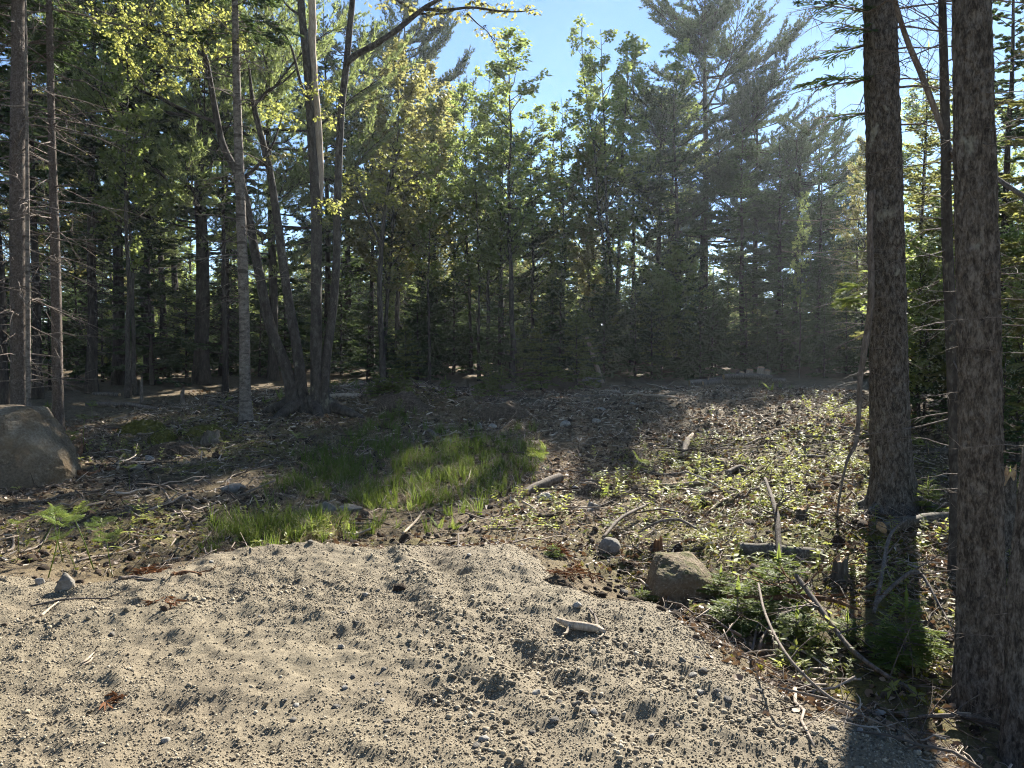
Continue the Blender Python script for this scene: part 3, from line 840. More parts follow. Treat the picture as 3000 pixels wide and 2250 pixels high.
def needle_branch(cr, br, p0, az, elev, L, rs, width=.055, step=.09, droop=.35, up=.25, r0=.012, tw=.42, cross=True, ang=.9, sub=True, m=0):
    """spruce or fir bough: drooping spine, flat side shoots set with needles"""
    n = 7; t = np.linspace(0, 1, n)
    h = np.array([math.cos(az), math.sin(az), 0.0])
    z = L * (math.sin(elev) * t - droop * t ** 2 + up * np.clip(t - .55, 0, 1) ** 1.6)
    sp = p0 + h * (L * math.cos(elev) * (t - .08 * t ** 2))[:, None] + np.array([0, 0, 1.]) * z[:, None]
    sp = sp + np.cumsum(rs.normal(0, .012 * L, (n, 3)), 0) * (t[:, None] > 0)
    if br is not None:
        tube(br, sp, r0 * (1 - .85 * t), 4, cap=False)
    k = max(4, int(L / step))
    s_ = np.repeat(np.linspace(.10, 1.0, k), 2) + rs.normal(0, .01, 2 * k)
    s_ = np.clip(s_, .03, .999)
    i = np.minimum((s_ * (n - 1)).astype(int), n - 2); f = s_ * (n - 1) - i
    b = sp[i] * (1 - f)[:, None] + sp[i + 1] * f[:, None]
    tn = norm(sp[i + 1] - sp[i])
    sg = np.tile([1., -1.], k)
    lat = np.cross(tn, [0, 0, 1.]); lat = norm(lat) * sg[:, None]
    a = ang * rs.uniform(.75, 1.2, 2 * k)
    d = tn * np.cos(a)[:, None] + lat * np.sin(a)[:, None] + np.array([0, 0, 1.]) * rs.normal(-.12, .16, 2 * k)[:, None]
    d = norm(d)
    ln = (tw * L * (1.02 - s_) ** .8 * np.sin(np.clip(s_ * 3.2, .35, 1.57)) + .07) * rs.uniform(.6, 1.25, 2 * k)
    keep = rs.random(2 * k) > .10
    b, d, ln = b[keep], d[keep], ln[keep]
    B = [b]; DD = [d]; LN = [ln]
    if sub:        # second order shoots
        for q in (.3, .55, .78):
            for sgn in (1, -1):
                msk = ln > .16
                nb_ = b[msk] + d[msk] * (ln[msk] * q)[:, None]
                sd_ = norm(np.cross(d[msk], [0, 0, 1.])) * sgn
                dd = norm(d[msk] * .75 + sd_ * .7 + rs.normal(0, .14, (msk.sum(), 3)))
                B.append(nb_); DD.append(dd); LN.append(ln[msk] * (1 - q) * rs.uniform(.45, .75, msk.sum()) + .035)
    b = np.vstack(B); d = np.vstack(DD); ln = np.concatenate(LN)
    v = np.clip(rs.normal(.45, .25, len(b)), 0, 1)
    kites(cr, b, d, ln, np.minimum(width, ln * .6), perp(d, rs.normal(0, .5, len(b))), m=m, val=v)
    if cross:
        kites(cr, b, d, ln * .95, np.minimum(width * .8, ln * .5), perp(d, rs.normal(PI / 2, .5, len(b))), m=m, val=v)
    # leading shoot
    kites(cr, sp[-2:-1], sp[-1:] - sp[-2:-1], [L * .22 + .05], [width], perp(sp[-1:] - sp[-2:-1], [0.0]), m=m, val=.6)
    return sp

def trunk_mb(Ht, r, rs, sides=9, rings=16, wob=.006, lean=(0, 0)):
    t = np.linspace(0, 1, rings) ** 1.25
    w = np.cumsum(rs.normal(0, wob * Ht, (rings, 2)) * np.sqrt(np.gradient(t))[:, None], 0)
    w -= w[0]
    p = np.column_stack([w[:, 0] + lean[0] * t * Ht, w[:, 1] + lean[1] * t * Ht, t * Ht - .25 * (t == 0)])
    rad = r * (1 - t * .93) * (1 + .55 * np.exp(-t * Ht / .35))
    mb = MB(); tube(mb, p, rad, sides, rough=.12, rf=6, seed=int(rs.integers(1000)))
    return mb, p

def gen_spruce(seed, Ht, c0, R, nwh, per, pw=.85, dead=0, width=.06, step=.10, tw=.40, r=None, sub=True, droop=.35):
    rs = np.random.default_rng(seed)
    tr, sp = trunk_mb(Ht, r or Ht * .0115, rs)
    cr = MB(); br = MB()
    axis = lambda z: np.array([np.interp(z, sp[:, 2], sp[:, 0]), np.interp(z, sp[:, 2], sp[:, 1]), z])
    for k in range(nwh):
        t = (k + rs.uniform(-.3, .3)) / nwh; t = min(max(t, 0), .995)
        z = c0 + (Ht - c0) * t ** .92
        L0 = R * (1 - t) ** pw * min(1, .45 + t * 6) + .12
        for j in range(per if t < .8 else per - 1):
            if rs.random() < .22: continue
            L = L0 * rs.uniform(.45, 1.3)
            needle_branch(cr, br, axis(z + rs.uniform(-.15, .15)), rs.uniform(0, 6.283), .12 + .55 * t, L, rs, width, step, droop * (1 - .5 * t), .3, .008 + .008 * L, tw, sub=sub)
    kites(cr, np.array([[sp[-1][0], sp[-1][1], Ht - .25]] * 2), np.array([[0, 0, 1.]] * 2), .55, .06, np.array([[1., 0, 0], [0, 1., 0]]), val=.6)
    for k in range(dead):
        z = rs.uniform(.10, 1.0) ** .8 * c0 + .5
        az = rs.uniform(0, 6.283)
        twiggy(br, axis(z), [math.cos(az), math.sin(az), rs.uniform(-.35, .15)], rs.uniform(.25, 1.1) * min(R * .8, 1.4), .013, rs, 1, 0, 5, .15, 4)
    return tr, br, cr

def pine_tuft(cr, p, d, rs, n=9, L=.16, w=.020, spread=.75):
    k = len(p)
    P_ = np.repeat(p, n, 0); D_ = np.repeat(norm(d), n, 0)
    dd = norm(D_ + rs.normal(0, spread, (k * n, 3)) * .75 + np.array([0, 0, .12]))
    ln = L * rs.uniform(.7, 1.2, k * n)
    sd_ = perp(dd, rs.uniform(0, 6.28, k * n))
    V = np.stack([P_ - sd_ * w / 2, P_ + sd_ * w / 2, P_ + dd * ln[:, None]], 1).reshape(-1, 3)
    cr.add(V, T=np.arange(k * n * 3).reshape(-1, 3), val=np.repeat(np.repeat(rs.random(k), n), 3), smooth=False)

def gen_pine(seed, Ht, c0, R, nl, dens=1.0, r=None, dead=10, up=.75, n=9, wn_=.020):
    rs = np.random.default_rng(seed)
    tr, sp = trunk_mb(Ht, r or Ht * .0135, rs, 10)
    cr = MB(); br = MB(); TP = []; TD = []
    axis = lambda z: np.array([np.interp(z, sp[:, 2], sp[:, 0]), np.interp(z, sp[:, 2], sp[:, 1]), z])
    for k in range(nl):
        t = (k + rs.uniform(-.4, .4)) / nl; t = min(max(t, 0), .99)
        z = c0 + (Ht - c0) * t
        L = R * (np.sin(np.clip((t * .86 + .16) * PI, 0, PI)) ** .65) * rs.uniform(.6, 1.25) + .25
        az = rs.uniform(0, 6.283); el = -.08 + up * t + rs.normal(0, .1)
        m = 8; q = np.linspace(0, 1, m); h = np.array([math.cos(az), math.sin(az), 0])
        s_ = axis(z) + h * (L * math.cos(el) * q)[:, None] + np.array([0, 0, 1.]) * (L * (math.sin(el) * q + .22 * q ** 2.2 - .06 * np.sin(q * PI)))[:, None]
        s_ += np.cumsum(rs.normal(0, .02 * L, (m, 3)), 0) * (q[:, None] > 0)
        tube(br, s_, (.012 + .011 * L) * (1 - .85 * q), 5, cap=False)
        nsec = int((5 + 4.5 * L) * dens)
        for j in range(nsec):
            f = rs.uniform(.28, 1.0); i = min(int(f * (m - 1)), m - 2); b = s_[i] + (s_[i + 1] - s_[i]) * (f * (m - 1) - i)
            tn = norm(s_[i + 1] - s_[i]); lat = norm(np.cross(tn, [0, 0, 1.])) * rs.choice([-1, 1])
            d = norm(tn * rs.uniform(.4, 1.0) + lat * rs.uniform(.2, 1.0) + np.array([0, 0, rs.uniform(-.08, .35)]))
            l2 = L * rs.uniform(.12, .34) + .12; e = b + d * l2 + np.array([0, 0, .12 * l2])
            tube(br, np.stack([b, (b + e) / 2 + rs.normal(0, .02, 3), e]), [.010, .007, .004], 3, cap=False)
            kk = max(2, int(l2 / .095)); u = np.linspace(.35, 1.0, kk)[:, None]
            TP.append(b + (e - b) * u + rs.normal(0, .03, (kk, 3))); TD.append(np.tile(d + np.array([0, 0, .35]), (kk, 1)))
    pine_tuft(cr, np.vstack(TP), np.vstack(TD), rs, n, w=wn_)
    for k in range(dead):
        z = rs.uniform(.2, 1.0) * c0; az = rs.uniform(0, 6.283)
        twiggy(br, axis(z), [math.cos(az), math.sin(az), rs.uniform(-.1, .2)], rs.uniform(.3, 1.6), .02, rs, 1, 0, 5, .05, 4)
    return tr, br, cr

def leaf_whorl(cr, p, d, rs, k=6, L=.11, w=.085, droop=.45, m=0):
    """bunch of leaves at each twig end, spreading and hanging"""
    n = len(p)
    az = rs.uniform(0, 6.283, (n, 1)) + np.arange(k)[None, :] * 6.283 / k + rs.normal(0, .35, (n, k))
    dd = np.stack([np.cos(az), np.sin(az), rs.normal(-droop, .35, (n, k))], -1) + .35 * norm(d)[:, None, :]
    dd = norm(dd.reshape(-1, 3))
    P_ = np.repeat(p, k, 0) + dd * .03 + rs.normal(0, .025, (n * k, 3))
    nr = perp(dd, rs.normal(0, .6, n * k)); nz = np.cross(dd, nr)
    kites(cr, P_, dd, L * rs.uniform(.65, 1.2, n * k), w * rs.uniform(.7, 1.2, n * k), nr, m=m, val=np.clip(np.repeat(rs.random(n), k) * .5 + rs.random(n * k) * .5, 0, 1), mid=.5, bend=.07, nrm=nz)

def gen_maple(seed, Ht, c0, R, nb, r=None, L=.12, w=.09, k=6, upr=.9, stems=1, dens=1.0):
    rs = np.random.default_rng(seed)
    tr = MB(); br = MB(); cr = MB(); TP = []; TD = []
    for s_i in range(stems):
        a0 = rs.uniform(0, 6.28)
        ln = (math.cos(a0) * .10, math.sin(a0) * .10) if stems > 1 else (rs.normal(0, .02), rs.normal(0, .02))
        t1, sp = trunk_mb(Ht * rs.uniform(.85, 1) if s_i else Ht, r or Ht * .0075, rs, 8, 18, .012, ln)
        tr.merge(t1)
        H1 = sp[-1][2]
        for j in range(nb // stems):
            t = (j + rs.uniform(0, 1)) / (nb // stems); z = c0 + (H1 - c0) * t * .97
            b = np.array([np.interp(z, sp[:, 2], sp[:, 0]), np.interp(z, sp[:, 2], sp[:, 1]), z])
            Lb = R * (1.05 - t) ** .6 * rs.uniform(.55, 1.2) * min(1, .55 + 2 * t)
            az = rs.uniform(0, 6.283); d = np.array([math.cos(az), math.sin(az), upr * rs.uniform(.6, 1.3)])
            n = 6; q = np.linspace(0, 1, n)[:, None]
            p = b + norm(d) * Lb * q + np.array([0, 0, .15 * Lb]) * q ** 2 + np.cumsum(rs.normal(0, .03 * Lb, (n, 3)), 0) * (q > 0)
            tube(br, p, (.008 + .010 * Lb) * (1 - .8 * q[:, 0]), 5, cap=False)
            ns = int((3 + 4 * Lb) * dens)
            for _ in range(ns):
                f = rs.uniform(.3, 1.0); i = min(int(f * (n - 1)), n - 2); b2 = p[i] + (p[i + 1] - p[i]) * (f * (n - 1) - i)
                d2 = norm(norm(p[i + 1] - p[i]) + rs.normal(0, .55, 3) + np.array([0, 0, .2])); l2 = rs.uniform(.2, .5) * (.5 + .5 * Lb)
                e = b2 + d2 * l2
                tube(br, np.stack([b2, (b2 + e) / 2 + rs.normal(0, .03, 3), e]), [.007, .005, .003], 3, cap=False)
                kk = int(rs.integers(2, 5))
                u = np.linspace(.45, 1, kk)[:, None]
                TP.append(b2 + (e - b2) * u + rs.normal(0, .05, (kk, 3))); TD.append(np.tile(d2, (kk, 1)))
    leaf_whorl(cr, np.vstack(TP), np.vstack(TD), rs, k, L, w)
    return tr, br, cr

# ------------------------------------------------------------------ a stock of tree meshes, shared by the trees that use them
STOCK = {}
def stock(key, gen, bk, leaf):
    tr, br, cr = gen
    STOCK[key] = (tr.mesh(key + '_trunk', bk), br.mesh(key + '_branches', bk), cr.mesh(key + '_crown', leaf))
    if key not in ('st0', 'st1', 'm0', 'm1', 'm2', 'mo0', 'sf0', 'sf1', 'sf2', 'mu0'): return
    j = MB(); j.merge(tr, 0); j.merge(br, 0); j.merge(cr, 1)
    STOCK[key + '_joined'] = j.mesh(key + '_joined', [bk, leaf])

SPEC = {}
def add_stock():
    for i in range(3):      # tall forest spruce with bare, twiggy lower trunk
        stock('st%d' % i, gen_spruce(1000 + i, 14, (4.6, 3.8, 5.8)[i], (2.3, 2.5, 2.0)[i], (24, 27, 21)[i], 5, .8, 90, .10, .17, .38, sub=True), M_BARK_DARK, M_SPRUCE)
    for i in range(3):      # young spruce green to the ground
        stock('sf%d' % i, gen_spruce(1100 + i, 6, .25, (1.9, 1.7, 2.2)[i], (20, 22, 18)[i], 6, .8, 0, .095, .15, .40, r=.06), M_BARK_DARK, M_SPRUCE)
    for i in range(2):      # lichened grey green spruce
        stock('sg%d' % i, gen_spruce(1150 + i, 12, (1.4, 2.0)[i], (2.5, 2.2)[i], 24, 5, .75, 60, .075, .13, .36, r=.10), M_BARK_DARK, M_SPRUCE_GREY)
    for i in range(2):
        stock('p%d' % i, gen_pine(1200 + i, 17, (4.8, 4.6)[i], (3.4, 3.4)[i], (74, 66)[i], (2.3, 1.9)[i], dead=26, n=8, wn_=.032, up=.5), M_BARK_DARK, M_PINE)
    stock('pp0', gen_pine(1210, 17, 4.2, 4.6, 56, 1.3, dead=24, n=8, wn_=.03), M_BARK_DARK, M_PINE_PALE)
    for i in range(3):
        stock('m%d' % i, gen_maple(1300 + i, 12, (3.4, 2.8, 4.2)[i], (2.0, 2.3, 1.7)[i], (40, 46, 34)[i], L=.14, w=.115, dens=.9), M_BARK_GREY, M_MAPLE)
    stock('mo0', gen_maple(1310, 12, 3.0, 2.7, 60, dens=1.3, L=.14, w=.12), M_BARK_GREY, M_MAPLE_O)
    stock('mm0', gen_maple(1320, 12, 3.6, 2.1, 60, stems=3, L=.14, w=.115, dens=.85), M_BARK_GREY, M_MAPLE)
    stock('mu0', gen_maple(1330, 6, .7, 2.0, 46, r=.035, L=.15, w=.12), M_BARK_GREY, M_MAPLE)
    for i in range(3):      # knee high firs
        stock('fs%d' % i, gen_spruce(1400 + i, 1.0, .06, (.42, .36, .5)[i], (11, 12, 10)[i], 6, .8, 0, .022, .032, .45, r=.012), M_DEADWOOD, M_SPRUCE_LIT)
    for k in ('sf0', 'sf2'):    # the same young spruces, sunlight put into a lighter needle colour
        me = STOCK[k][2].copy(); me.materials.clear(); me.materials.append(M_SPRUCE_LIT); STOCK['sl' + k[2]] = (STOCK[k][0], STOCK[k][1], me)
    0 and print('STOCK tris', {k: len(m.loop_triangles) if m.calc_loop_triangles() is None else 0 for k, m in STOCK.items() if k.endswith('joined')})
add_stock()
STOCK_H = {'st': 14, 'sf': 6, 'sl': 6, 'sg': 12, 'p0': 17, 'p1': 17, 'pp': 17, 'm0': 12, 'm1': 12, 'm2': 12, 'mo': 12, 'mm': 12, 'mu': 6, 'fs': 1.0}

TREES = []
def plant(key, name, X, Y, Ht, rot=None, wide=1.0, z=None):
    h0 = STOCK_H.get(key[:2]) or STOCK_H[key]
    s_ = Ht / h0
    e = bpy.data.objects.new(name, None); COL.objects.link(e)
    e.location = (X, Y, (Gs(X, Y) if z is None else z) - .03)
    e.rotation_euler = (random.gauss(0, .012), random.gauss(0, .012), random.uniform(0, 6.28) if rot is None else rot)
    e.scale = (s_ * wide, s_ * wide, s_)
    e.empty_display_size = .2
    tr, br, cr = STOCK[key]
    link('trunk', tr, e)
    for nm, me in (('branches', br), ('crown', cr)):
        link(nm, me, e)['kind'] = 'stuff'
    return e

KIND = {'st': ('spruce_tree', 'tall dark spruce', 'spruce'), 'sf': ('young_spruce', 'bushy young spruce', 'spruce'),
        'sl': ('young_fir', 'bushy young fir tinted sunlit green', 'fir'), 'sg': ('lichened_spruce', 'grey green sunlit spruce', 'spruce'), 'p0': ('pine_tree', 'big feathery dark pine', 'pine'), 'p1': ('pine_tree', 'blue green pine', 'pine'),
        'pp': ('pine_tree', 'pale soft needled pine', 'pine'), 'm0': ('maple_tree', 'slender fresh green maple', 'maple'), 'm1': ('maple_tree', 'spreading fresh green maple', 'maple'),
        'm2': ('maple_tree', 'thin sparse leaved maple', 'maple'), 'mo': ('maple_tree', 'bronze leaved maple', 'maple'), 'mm': ('maple_tree', 'fresh leaved maple of several stems', 'maple'),
        'mu': ('maple_sapling', 'low leafy maple sapling', 'maple')}
ZONES = [(150, 'beyond the big left boulder'), (320, 'just right of the left boulder'), (520, 'left of the pale lit trunk'), (760, 'behind the pale lit trunk'),
         (1010, 'behind the four stemmed maple'), (1240, 'right of the four stemmed maple'), (1440, 'left of the bushy middle fir'), (1660, 'behind the bushy middle fir'),
         (1900, 'by the leaning pole'), (2130, 'left of the log pile'), (2330, 'behind the log pile'), (2540, 'right of the log pile'), (2790, 'between the two thick right trunks'), (99999, 'right of the nearest trunk')]
def zone(px):
    for a, s_ in ZONES:
        if px < a: return s_

# key, pixel column of the foot, metres ahead, pixel row of the top, width factor
CAT = [
 ('st0', 8, 16.5, -500, .9), ('st2', 108, 19, -300, .8), ('st1', 270, 20.5, -350, .9), ('st0', 352, 23.5, -420, 1.0), ('m2', 372, 19.5, -120, .8), ('m0', 398, 20.5, 40, .8),
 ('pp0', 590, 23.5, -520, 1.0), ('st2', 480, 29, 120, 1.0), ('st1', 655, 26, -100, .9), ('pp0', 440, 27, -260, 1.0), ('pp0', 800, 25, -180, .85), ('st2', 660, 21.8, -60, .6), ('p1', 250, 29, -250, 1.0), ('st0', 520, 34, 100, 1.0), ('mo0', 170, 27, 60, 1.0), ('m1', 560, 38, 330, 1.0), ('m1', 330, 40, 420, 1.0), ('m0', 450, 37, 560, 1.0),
 ('sf0', 145, 22, 720, 1.0), ('sf1', 300, 24.5, 740, 1.0), ('sf2', 445, 23, 560, 1.1), ('sf0', 545, 25, 800, 1.1), ('sf1', 650, 27, 700, 1.0), ('sf2', 760, 26, 780, 1.0), ('sf0', 835, 28, 640, 1.0), ('sf1', 1000, 28, 690, 1.0), ('sf2', 1075, 25.5, 840, 1.0), ('sf1', 225, 27, 640, 1.0), ('sf2', 20, 24, 760, 1.0),
 ('st1', 960, 29, 40, .9), ('p0', 1195, 40, 5, .8), ('mo0', 1130, 26, 150, 1.0), ('mo0', 1235, 29, 210, .9), ('st0', 1090, 28, 250, .9), ('m2', 1255, 25.6, 420, .9), ('m1', 1285, 29, 300, 1.1), ('st0', 1165, 33, 330, 1.0), ('p1', 1020, 33, 60, .9),
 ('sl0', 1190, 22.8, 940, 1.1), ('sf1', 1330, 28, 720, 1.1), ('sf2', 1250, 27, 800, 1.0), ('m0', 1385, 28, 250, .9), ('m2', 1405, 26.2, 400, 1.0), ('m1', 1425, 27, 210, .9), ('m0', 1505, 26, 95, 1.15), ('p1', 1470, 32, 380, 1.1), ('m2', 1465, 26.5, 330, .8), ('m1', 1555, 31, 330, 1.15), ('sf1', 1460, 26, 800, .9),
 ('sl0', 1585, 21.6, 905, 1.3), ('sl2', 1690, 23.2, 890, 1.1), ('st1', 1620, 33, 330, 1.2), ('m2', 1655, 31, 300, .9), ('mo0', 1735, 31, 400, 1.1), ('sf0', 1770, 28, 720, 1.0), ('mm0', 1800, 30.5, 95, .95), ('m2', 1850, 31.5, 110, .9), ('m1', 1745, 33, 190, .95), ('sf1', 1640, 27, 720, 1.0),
 ('p1', 1925, 33, 260, 1.0), ('st2', 1988, 29, 220, .9), ('p0', 2055, 39, -60, 1.05), ('sf2', 1910, 27, 830, 1.0), ('sf1', 1990, 28.5, 700, 1.0), ('sf0', 2085, 27, 800, 1.0), ('m0', 1935, 35, 150, 1.0),
 ('st1', 2180, 30, 380, 1.2), ('p1', 2210, 37, 240, 1.0), ('st1', 2280, 30, 400, 1.15), ('sf1', 2185, 29, 770, 1.0), ('sf2', 2290, 28.5, 760, 1.0), ('p1', 2325, 33, 360, 1.0), ('p1', 2395, 42, 350, 1.0),
 ('st2', 2440, 44, 240, .8), ('m2', 2340, 26, 560, .6), ('st0', 2395, 29.5, 450, 1.1), ('sf0', 2400, 27.6, 740, 1.0), ('sf1', 2480, 27, 800, 1.0), ('m1', 2500, 36, 480, 1.2), ('mo0', 2520, 30, 420, .7), ('sf2', 2560, 25, 800, 1.0),
 ('sg0', 2690, 15.5, 150, .9), ('sg1', 2740, 18.5, 200, .9), ('m1', 2700, 34, 250, 1.1), ('mu0', 2690, 13.5, 720, 1.0), ('mu0', 2760, 15, 620, 1.1), ('mu0', 2900, 13, 640, 1.1), ('mu0', 2985, 11.5, 700, 1.0), ('sg1', 2680, 16.5, 560, 1.0), ('sg0', 2810, 17, 520, 1.1), ('m0', 2830, 30, 200, 1.1), ('st2', 2930, 12.5, -250, .9), ('sg1', 3040, 14, 100, .9), ('sg0', 2830, 13.2, 420, .8), ('m0', 2950, 17, 300, .9), ('sg1', 2940, 11.8, 560, .8), ('m1', 2860, 22, 330, 1.0), ('sf0', 2710, 13.6, 800, .9), ('sg0', 3080, 9.8, -200, .9), ('sf1', 2935, 9.4, 900, .7),
]

def plant_forest():
    cnt = {}
    for key, px, D, top, wd in CAT:
        cnt.setdefault((key[:2] if key[0] != 'p' else key[:2], zone(px)), []).append(px)
    words = ['leftmost', 'second', 'third', 'fourth', 'fifth', 'sixth', 'seventh', 'eighth']
    for key, px, D, top, wd in sorted(CAT, key=lambda c: c[1]):
        X = (px - 1500) / FPX * D
        g = Gs(X, D)
        Ht = CAM_H + (1050 - top) / FPX * D - g
        k2 = key[:2]
        nm, lab, cat = KIND[k2]
        lst = sorted(cnt[(k2, zone(px))])
        if len(lst) > 1:
            i = lst.index(px); n = len(lst)
            w = 'leftmost' if i == 0 else 'rightmost' if i == n - 1 else words[i] + ' from left'
            lab = lab + ' ' + zone(px) + ', ' + w + ' of %d' % n
        else:
            lab = lab + ' ' + zone(px)
        e = plant(key, nm, X, D, Ht, wide=wd)
        tag(e, lab, cat, 'trees around the clearing')
        TREES.append(e)
plant_forest()

def far_forest():
    rs = np.random.default_rng(55)
    def sunward(X, D): return abs(math.degrees(math.atan2(X, D)) - 23.5) < 10
    keys = ['st0_joined', 'st1_joined', 'm1_joined', 'm0_joined', 'mo0_joined', 'm2_joined']
    C = proto_collection('far_tree', [STOCK[k] for k in keys])
    pts = []; rot = []; scl = []
    for i in range(170):
        D = rs.uniform(40, 78); px = rs.uniform(-500, 3500)
        X = (px - 1500) / FPX * D
        s_ = rs.uniform(.5, .85) * (.72 if sunward(X, D) else 1)
        pts.append((X, D, Gs(X, D) - .1)); rot.append((0, 0, rs.uniform(0, 6.28))); scl.append(s_)
    for i in range(54):     # woods out of the frame on both sides
        sd_ = rs.choice([-1, 1]); Y = rs.uniform(-4, 34); X = sd_ * (rs.uniform(.82, 1.1) * max(Y, 6) + rs.uniform(3.5, 16))
        if sd_ > 0: X += 3
        if sd_ > 0 and Y > 6 and rs.random() < .75: continue
        pts.append((X, Y, Gs(X, Y) - .1)); rot.append((0, 0, rs.uniform(0, 6.28))); scl.append(rs.uniform(.6, .95))
    scatter('far_woods', pts, rot, np.array(scl), C, len(keys), 'mixed woods standing deep behind the trees of the clearing', 'woods')
    keys = ['sf0_joined', 'sf1_joined', 'sf2_joined', 'mu0_joined', 'sf1_joined']
    C = proto_collection('far_brush', [STOCK[k] for k in keys])
    pts = []; rot = []; scl = []
    for i in range(220):
        D = rs.uniform(28.5, 62) if i > 50 else rs.uniform(25.5, 30); px = rs.uniform(-350, 3350)
        X = (px - 1500) / FPX * D
        s_ = rs.uniform(.3, .85) * (.7 if sunward(X, D) else 1)
        pts.append((X, D, Gs(X, D) - .1)); rot.append((0, 0, rs.uniform(0, 6.28))); scl.append(s_)
    for i in range(260):    # low brush far back
        D = rs.uniform(27, 40) if i % 2 else rs.uniform(36, 62); px = rs.uniform(-350, 3350); X = (px - 1500) / FPX * D
        pts.append((X, D, Gs(X, D) - .1)); rot.append((0, 0, rs.uniform(0, 6.28))); scl.append(rs.uniform(.2, .46))
    for i in range(240):    # thicket closing the view behind
        D = rs.uniform(40, 62); px = rs.uniform(-350, 3350); X = (px - 1500) / FPX * D
        pts.append((X, D, Gs(X, D) - .1)); rot.append((0, 0, rs.uniform(0, 6.28))); scl.append(rs.uniform(.6, 1.15))
    for i in range(60):
        D = rs.uniform(12, 30); sd_ = 1 if i % 2 else -1
        X = sd_ * (D * rs.uniform(.6, .95) + rs.uniform(.5, 6)) + (1.5 if sd_ > 0 else -1.5)
        pts.append((X, D, Gs(X, D) - .1)); rot.append((0, 0, rs.uniform(0, 6.28))); scl.append(rs.uniform(.3, .8))
    scatter('forest_undergrowth', pts, rot, np.array(scl), C, len(keys), 'dark thicket of young conifers filling the forest between the trunks', 'undergrowth')
far_forest()
# ------------------------------------------------------------------ the trees at hand, stem by stem
def hero_path(nodes, D, dz=None):
    q = []
    for i, nd in enumerate(nodes):
        d = D if len(nd) < 4 else D + nd[3]
        p = P(nd[0], nd[1], d)
        q.append((p[0], p[1], p[2], nd[2] / 2 * d / FPX))
    return np.array(q)

def hero_trunk(nodes, D, step=.03, sides=64, amp=.012, cell=(.035, .16), seed=0, zfine=6.2, scaly=False, flare=0.0):
    q = hero_path(nodes, D)
    L = np.sum(np.linalg.norm(np.diff(q[:, :3], axis=0), axis=1))
    r = catmull(q, max(30, int(L / .05)))
    z = r[:, 2]
    z0 = z[0]
    zs = [z0]
    while zs[-1] < z[-1] - .02:
        zs.append(zs[-1] + (step if zs[-1] - z0 < zfine else .35))
    zs = np.minimum(np.array(zs), z[-1])
    o = np.argsort(z)
    cx = np.interp(zs, z[o], r[o, 0]); cy = np.interp(zs, z[o], r[o, 1]); rd = np.maximum(np.interp(zs, z[o], r[o, 3]), .006)
    th = np.arange(sides) * 2 * PI / sides
    Z, TH = np.meshgrid(zs, th, indexing='ij')
    R = np.repeat(rd[:, None], sides, 1)
    if flare:
        h = Z - z0
        R = R * (1 + flare * np.exp(-h / .22) * (1 + .8 * np.cos(TH * 5 + 1.3 * np.sin(TH + seed))))
    u = np.cos(TH) * R; v = np.sin(TH) * R
    wz = Z + .05 * fbm(u / .06, v / .06, Z / .12, octv=2, seed=seed + 3)
    if scaly:
        n = fbm(u / .03, v / .03, wz / .045, octv=3, seed=seed, gain=.6)
    else:
        a = fbm(u / cell[0], v / cell[0], wz / cell[1], octv=2, seed=seed)
        n = 1 - 2 * np.abs(a) ** .7 + .5 * fbm(u / .018, v / .018, wz / .05, octv=2, seed=seed + 9)
    R = R + amp * n * np.minimum(1, R / .08) + R * .05 * fbm(np.cos(TH) * 1.2, np.sin(TH) * 1.2, Z * .9, octv=2, seed=seed + 5)
    V = np.stack([cx[:, None] + np.cos(TH) * R, cy[:, None] + np.sin(TH) * R, Z], -1).reshape(-1, 3)
    n_ = len(zs)
    i = np.arange(n_ - 1)[:, None] * sides; j = np.arange(sides)[None, :]; k = (j + 1) % sides
    Q = np.stack([i + j, i + k, i + sides + k, i + sides + j], -1).reshape(-1, 4)
    V = np.vstack([V, [cx[-1], cy[-1], zs[-1]]])
    T = np.stack([np.full(sides, len(V) - 1), (n_ - 1) * sides + np.arange(sides), (n_ - 1) * sides + (np.arange(sides) + 1) % sides], -1)
    return V, Q, T, np.column_stack([cx, cy, zs, rd])

def local(mb, org):
    for k in range(len(mb.V)):
        mb.V[k] = mb.V[k] - org
    return mb

def thing(name, org, label, cat, group=None):
    e = bpy.data.objects.new(name, None); COL.objects.link(e); e.location = org; e.empty_display_size = .2
    tag(e, label, cat, group)
    return e

def part(name, mb, mats, root, org):
    o = link(name, local(mb, org).mesh(name, mats), root)
    if name in ('branches', 'crown', 'leafy_spray', 'roots'): o['kind'] = 'stuff'
    return o

def axis_at(ax, z):
    return np.array([np.interp(z, ax[:, 2], ax[:, 0]), np.interp(z, ax[:, 2], ax[:, 1]), z]), float(np.interp(z, ax[:, 2], ax[:, 3]))

def pxline(pts, D):
    """polyline of pixels with widths -> smooth points and radii; an optional fourth value moves the node in depth"""
    q = hero_path(pts, D)
    return catmull(q, max(8, 6 * (len(q) - 1)))

def px_tube(mb, pts, D, sides=8, rough=.12, m=0):
    r = pxline(pts, D)
    tube(mb, r[:, :3], np.maximum(r[:, 3], .0015), sides, m=m, rough=rough, rf=14)
    return r

def dead_twigs(br, ax, z0, z1, n, Lr, rs, up=(-.35, .15), r=.010, az=None, droop=.12, lev=1, sub=4):
    for _ in range(n):
        z = rs.uniform(z0, z1); p, rr = axis_at(ax, z)
        a = rs.uniform(0, 6.283) if az is None else rs.normal(az[0], az[1])
        d = np.array([math.cos(a), math.sin(a), rs.uniform(*up)])
        twiggy(br, p + norm(d) * rr * .5, d, rs.uniform(*Lr), r * rs.uniform(.6, 1.2), rs, lev, 0, 6, droop, sub, 4, .10)

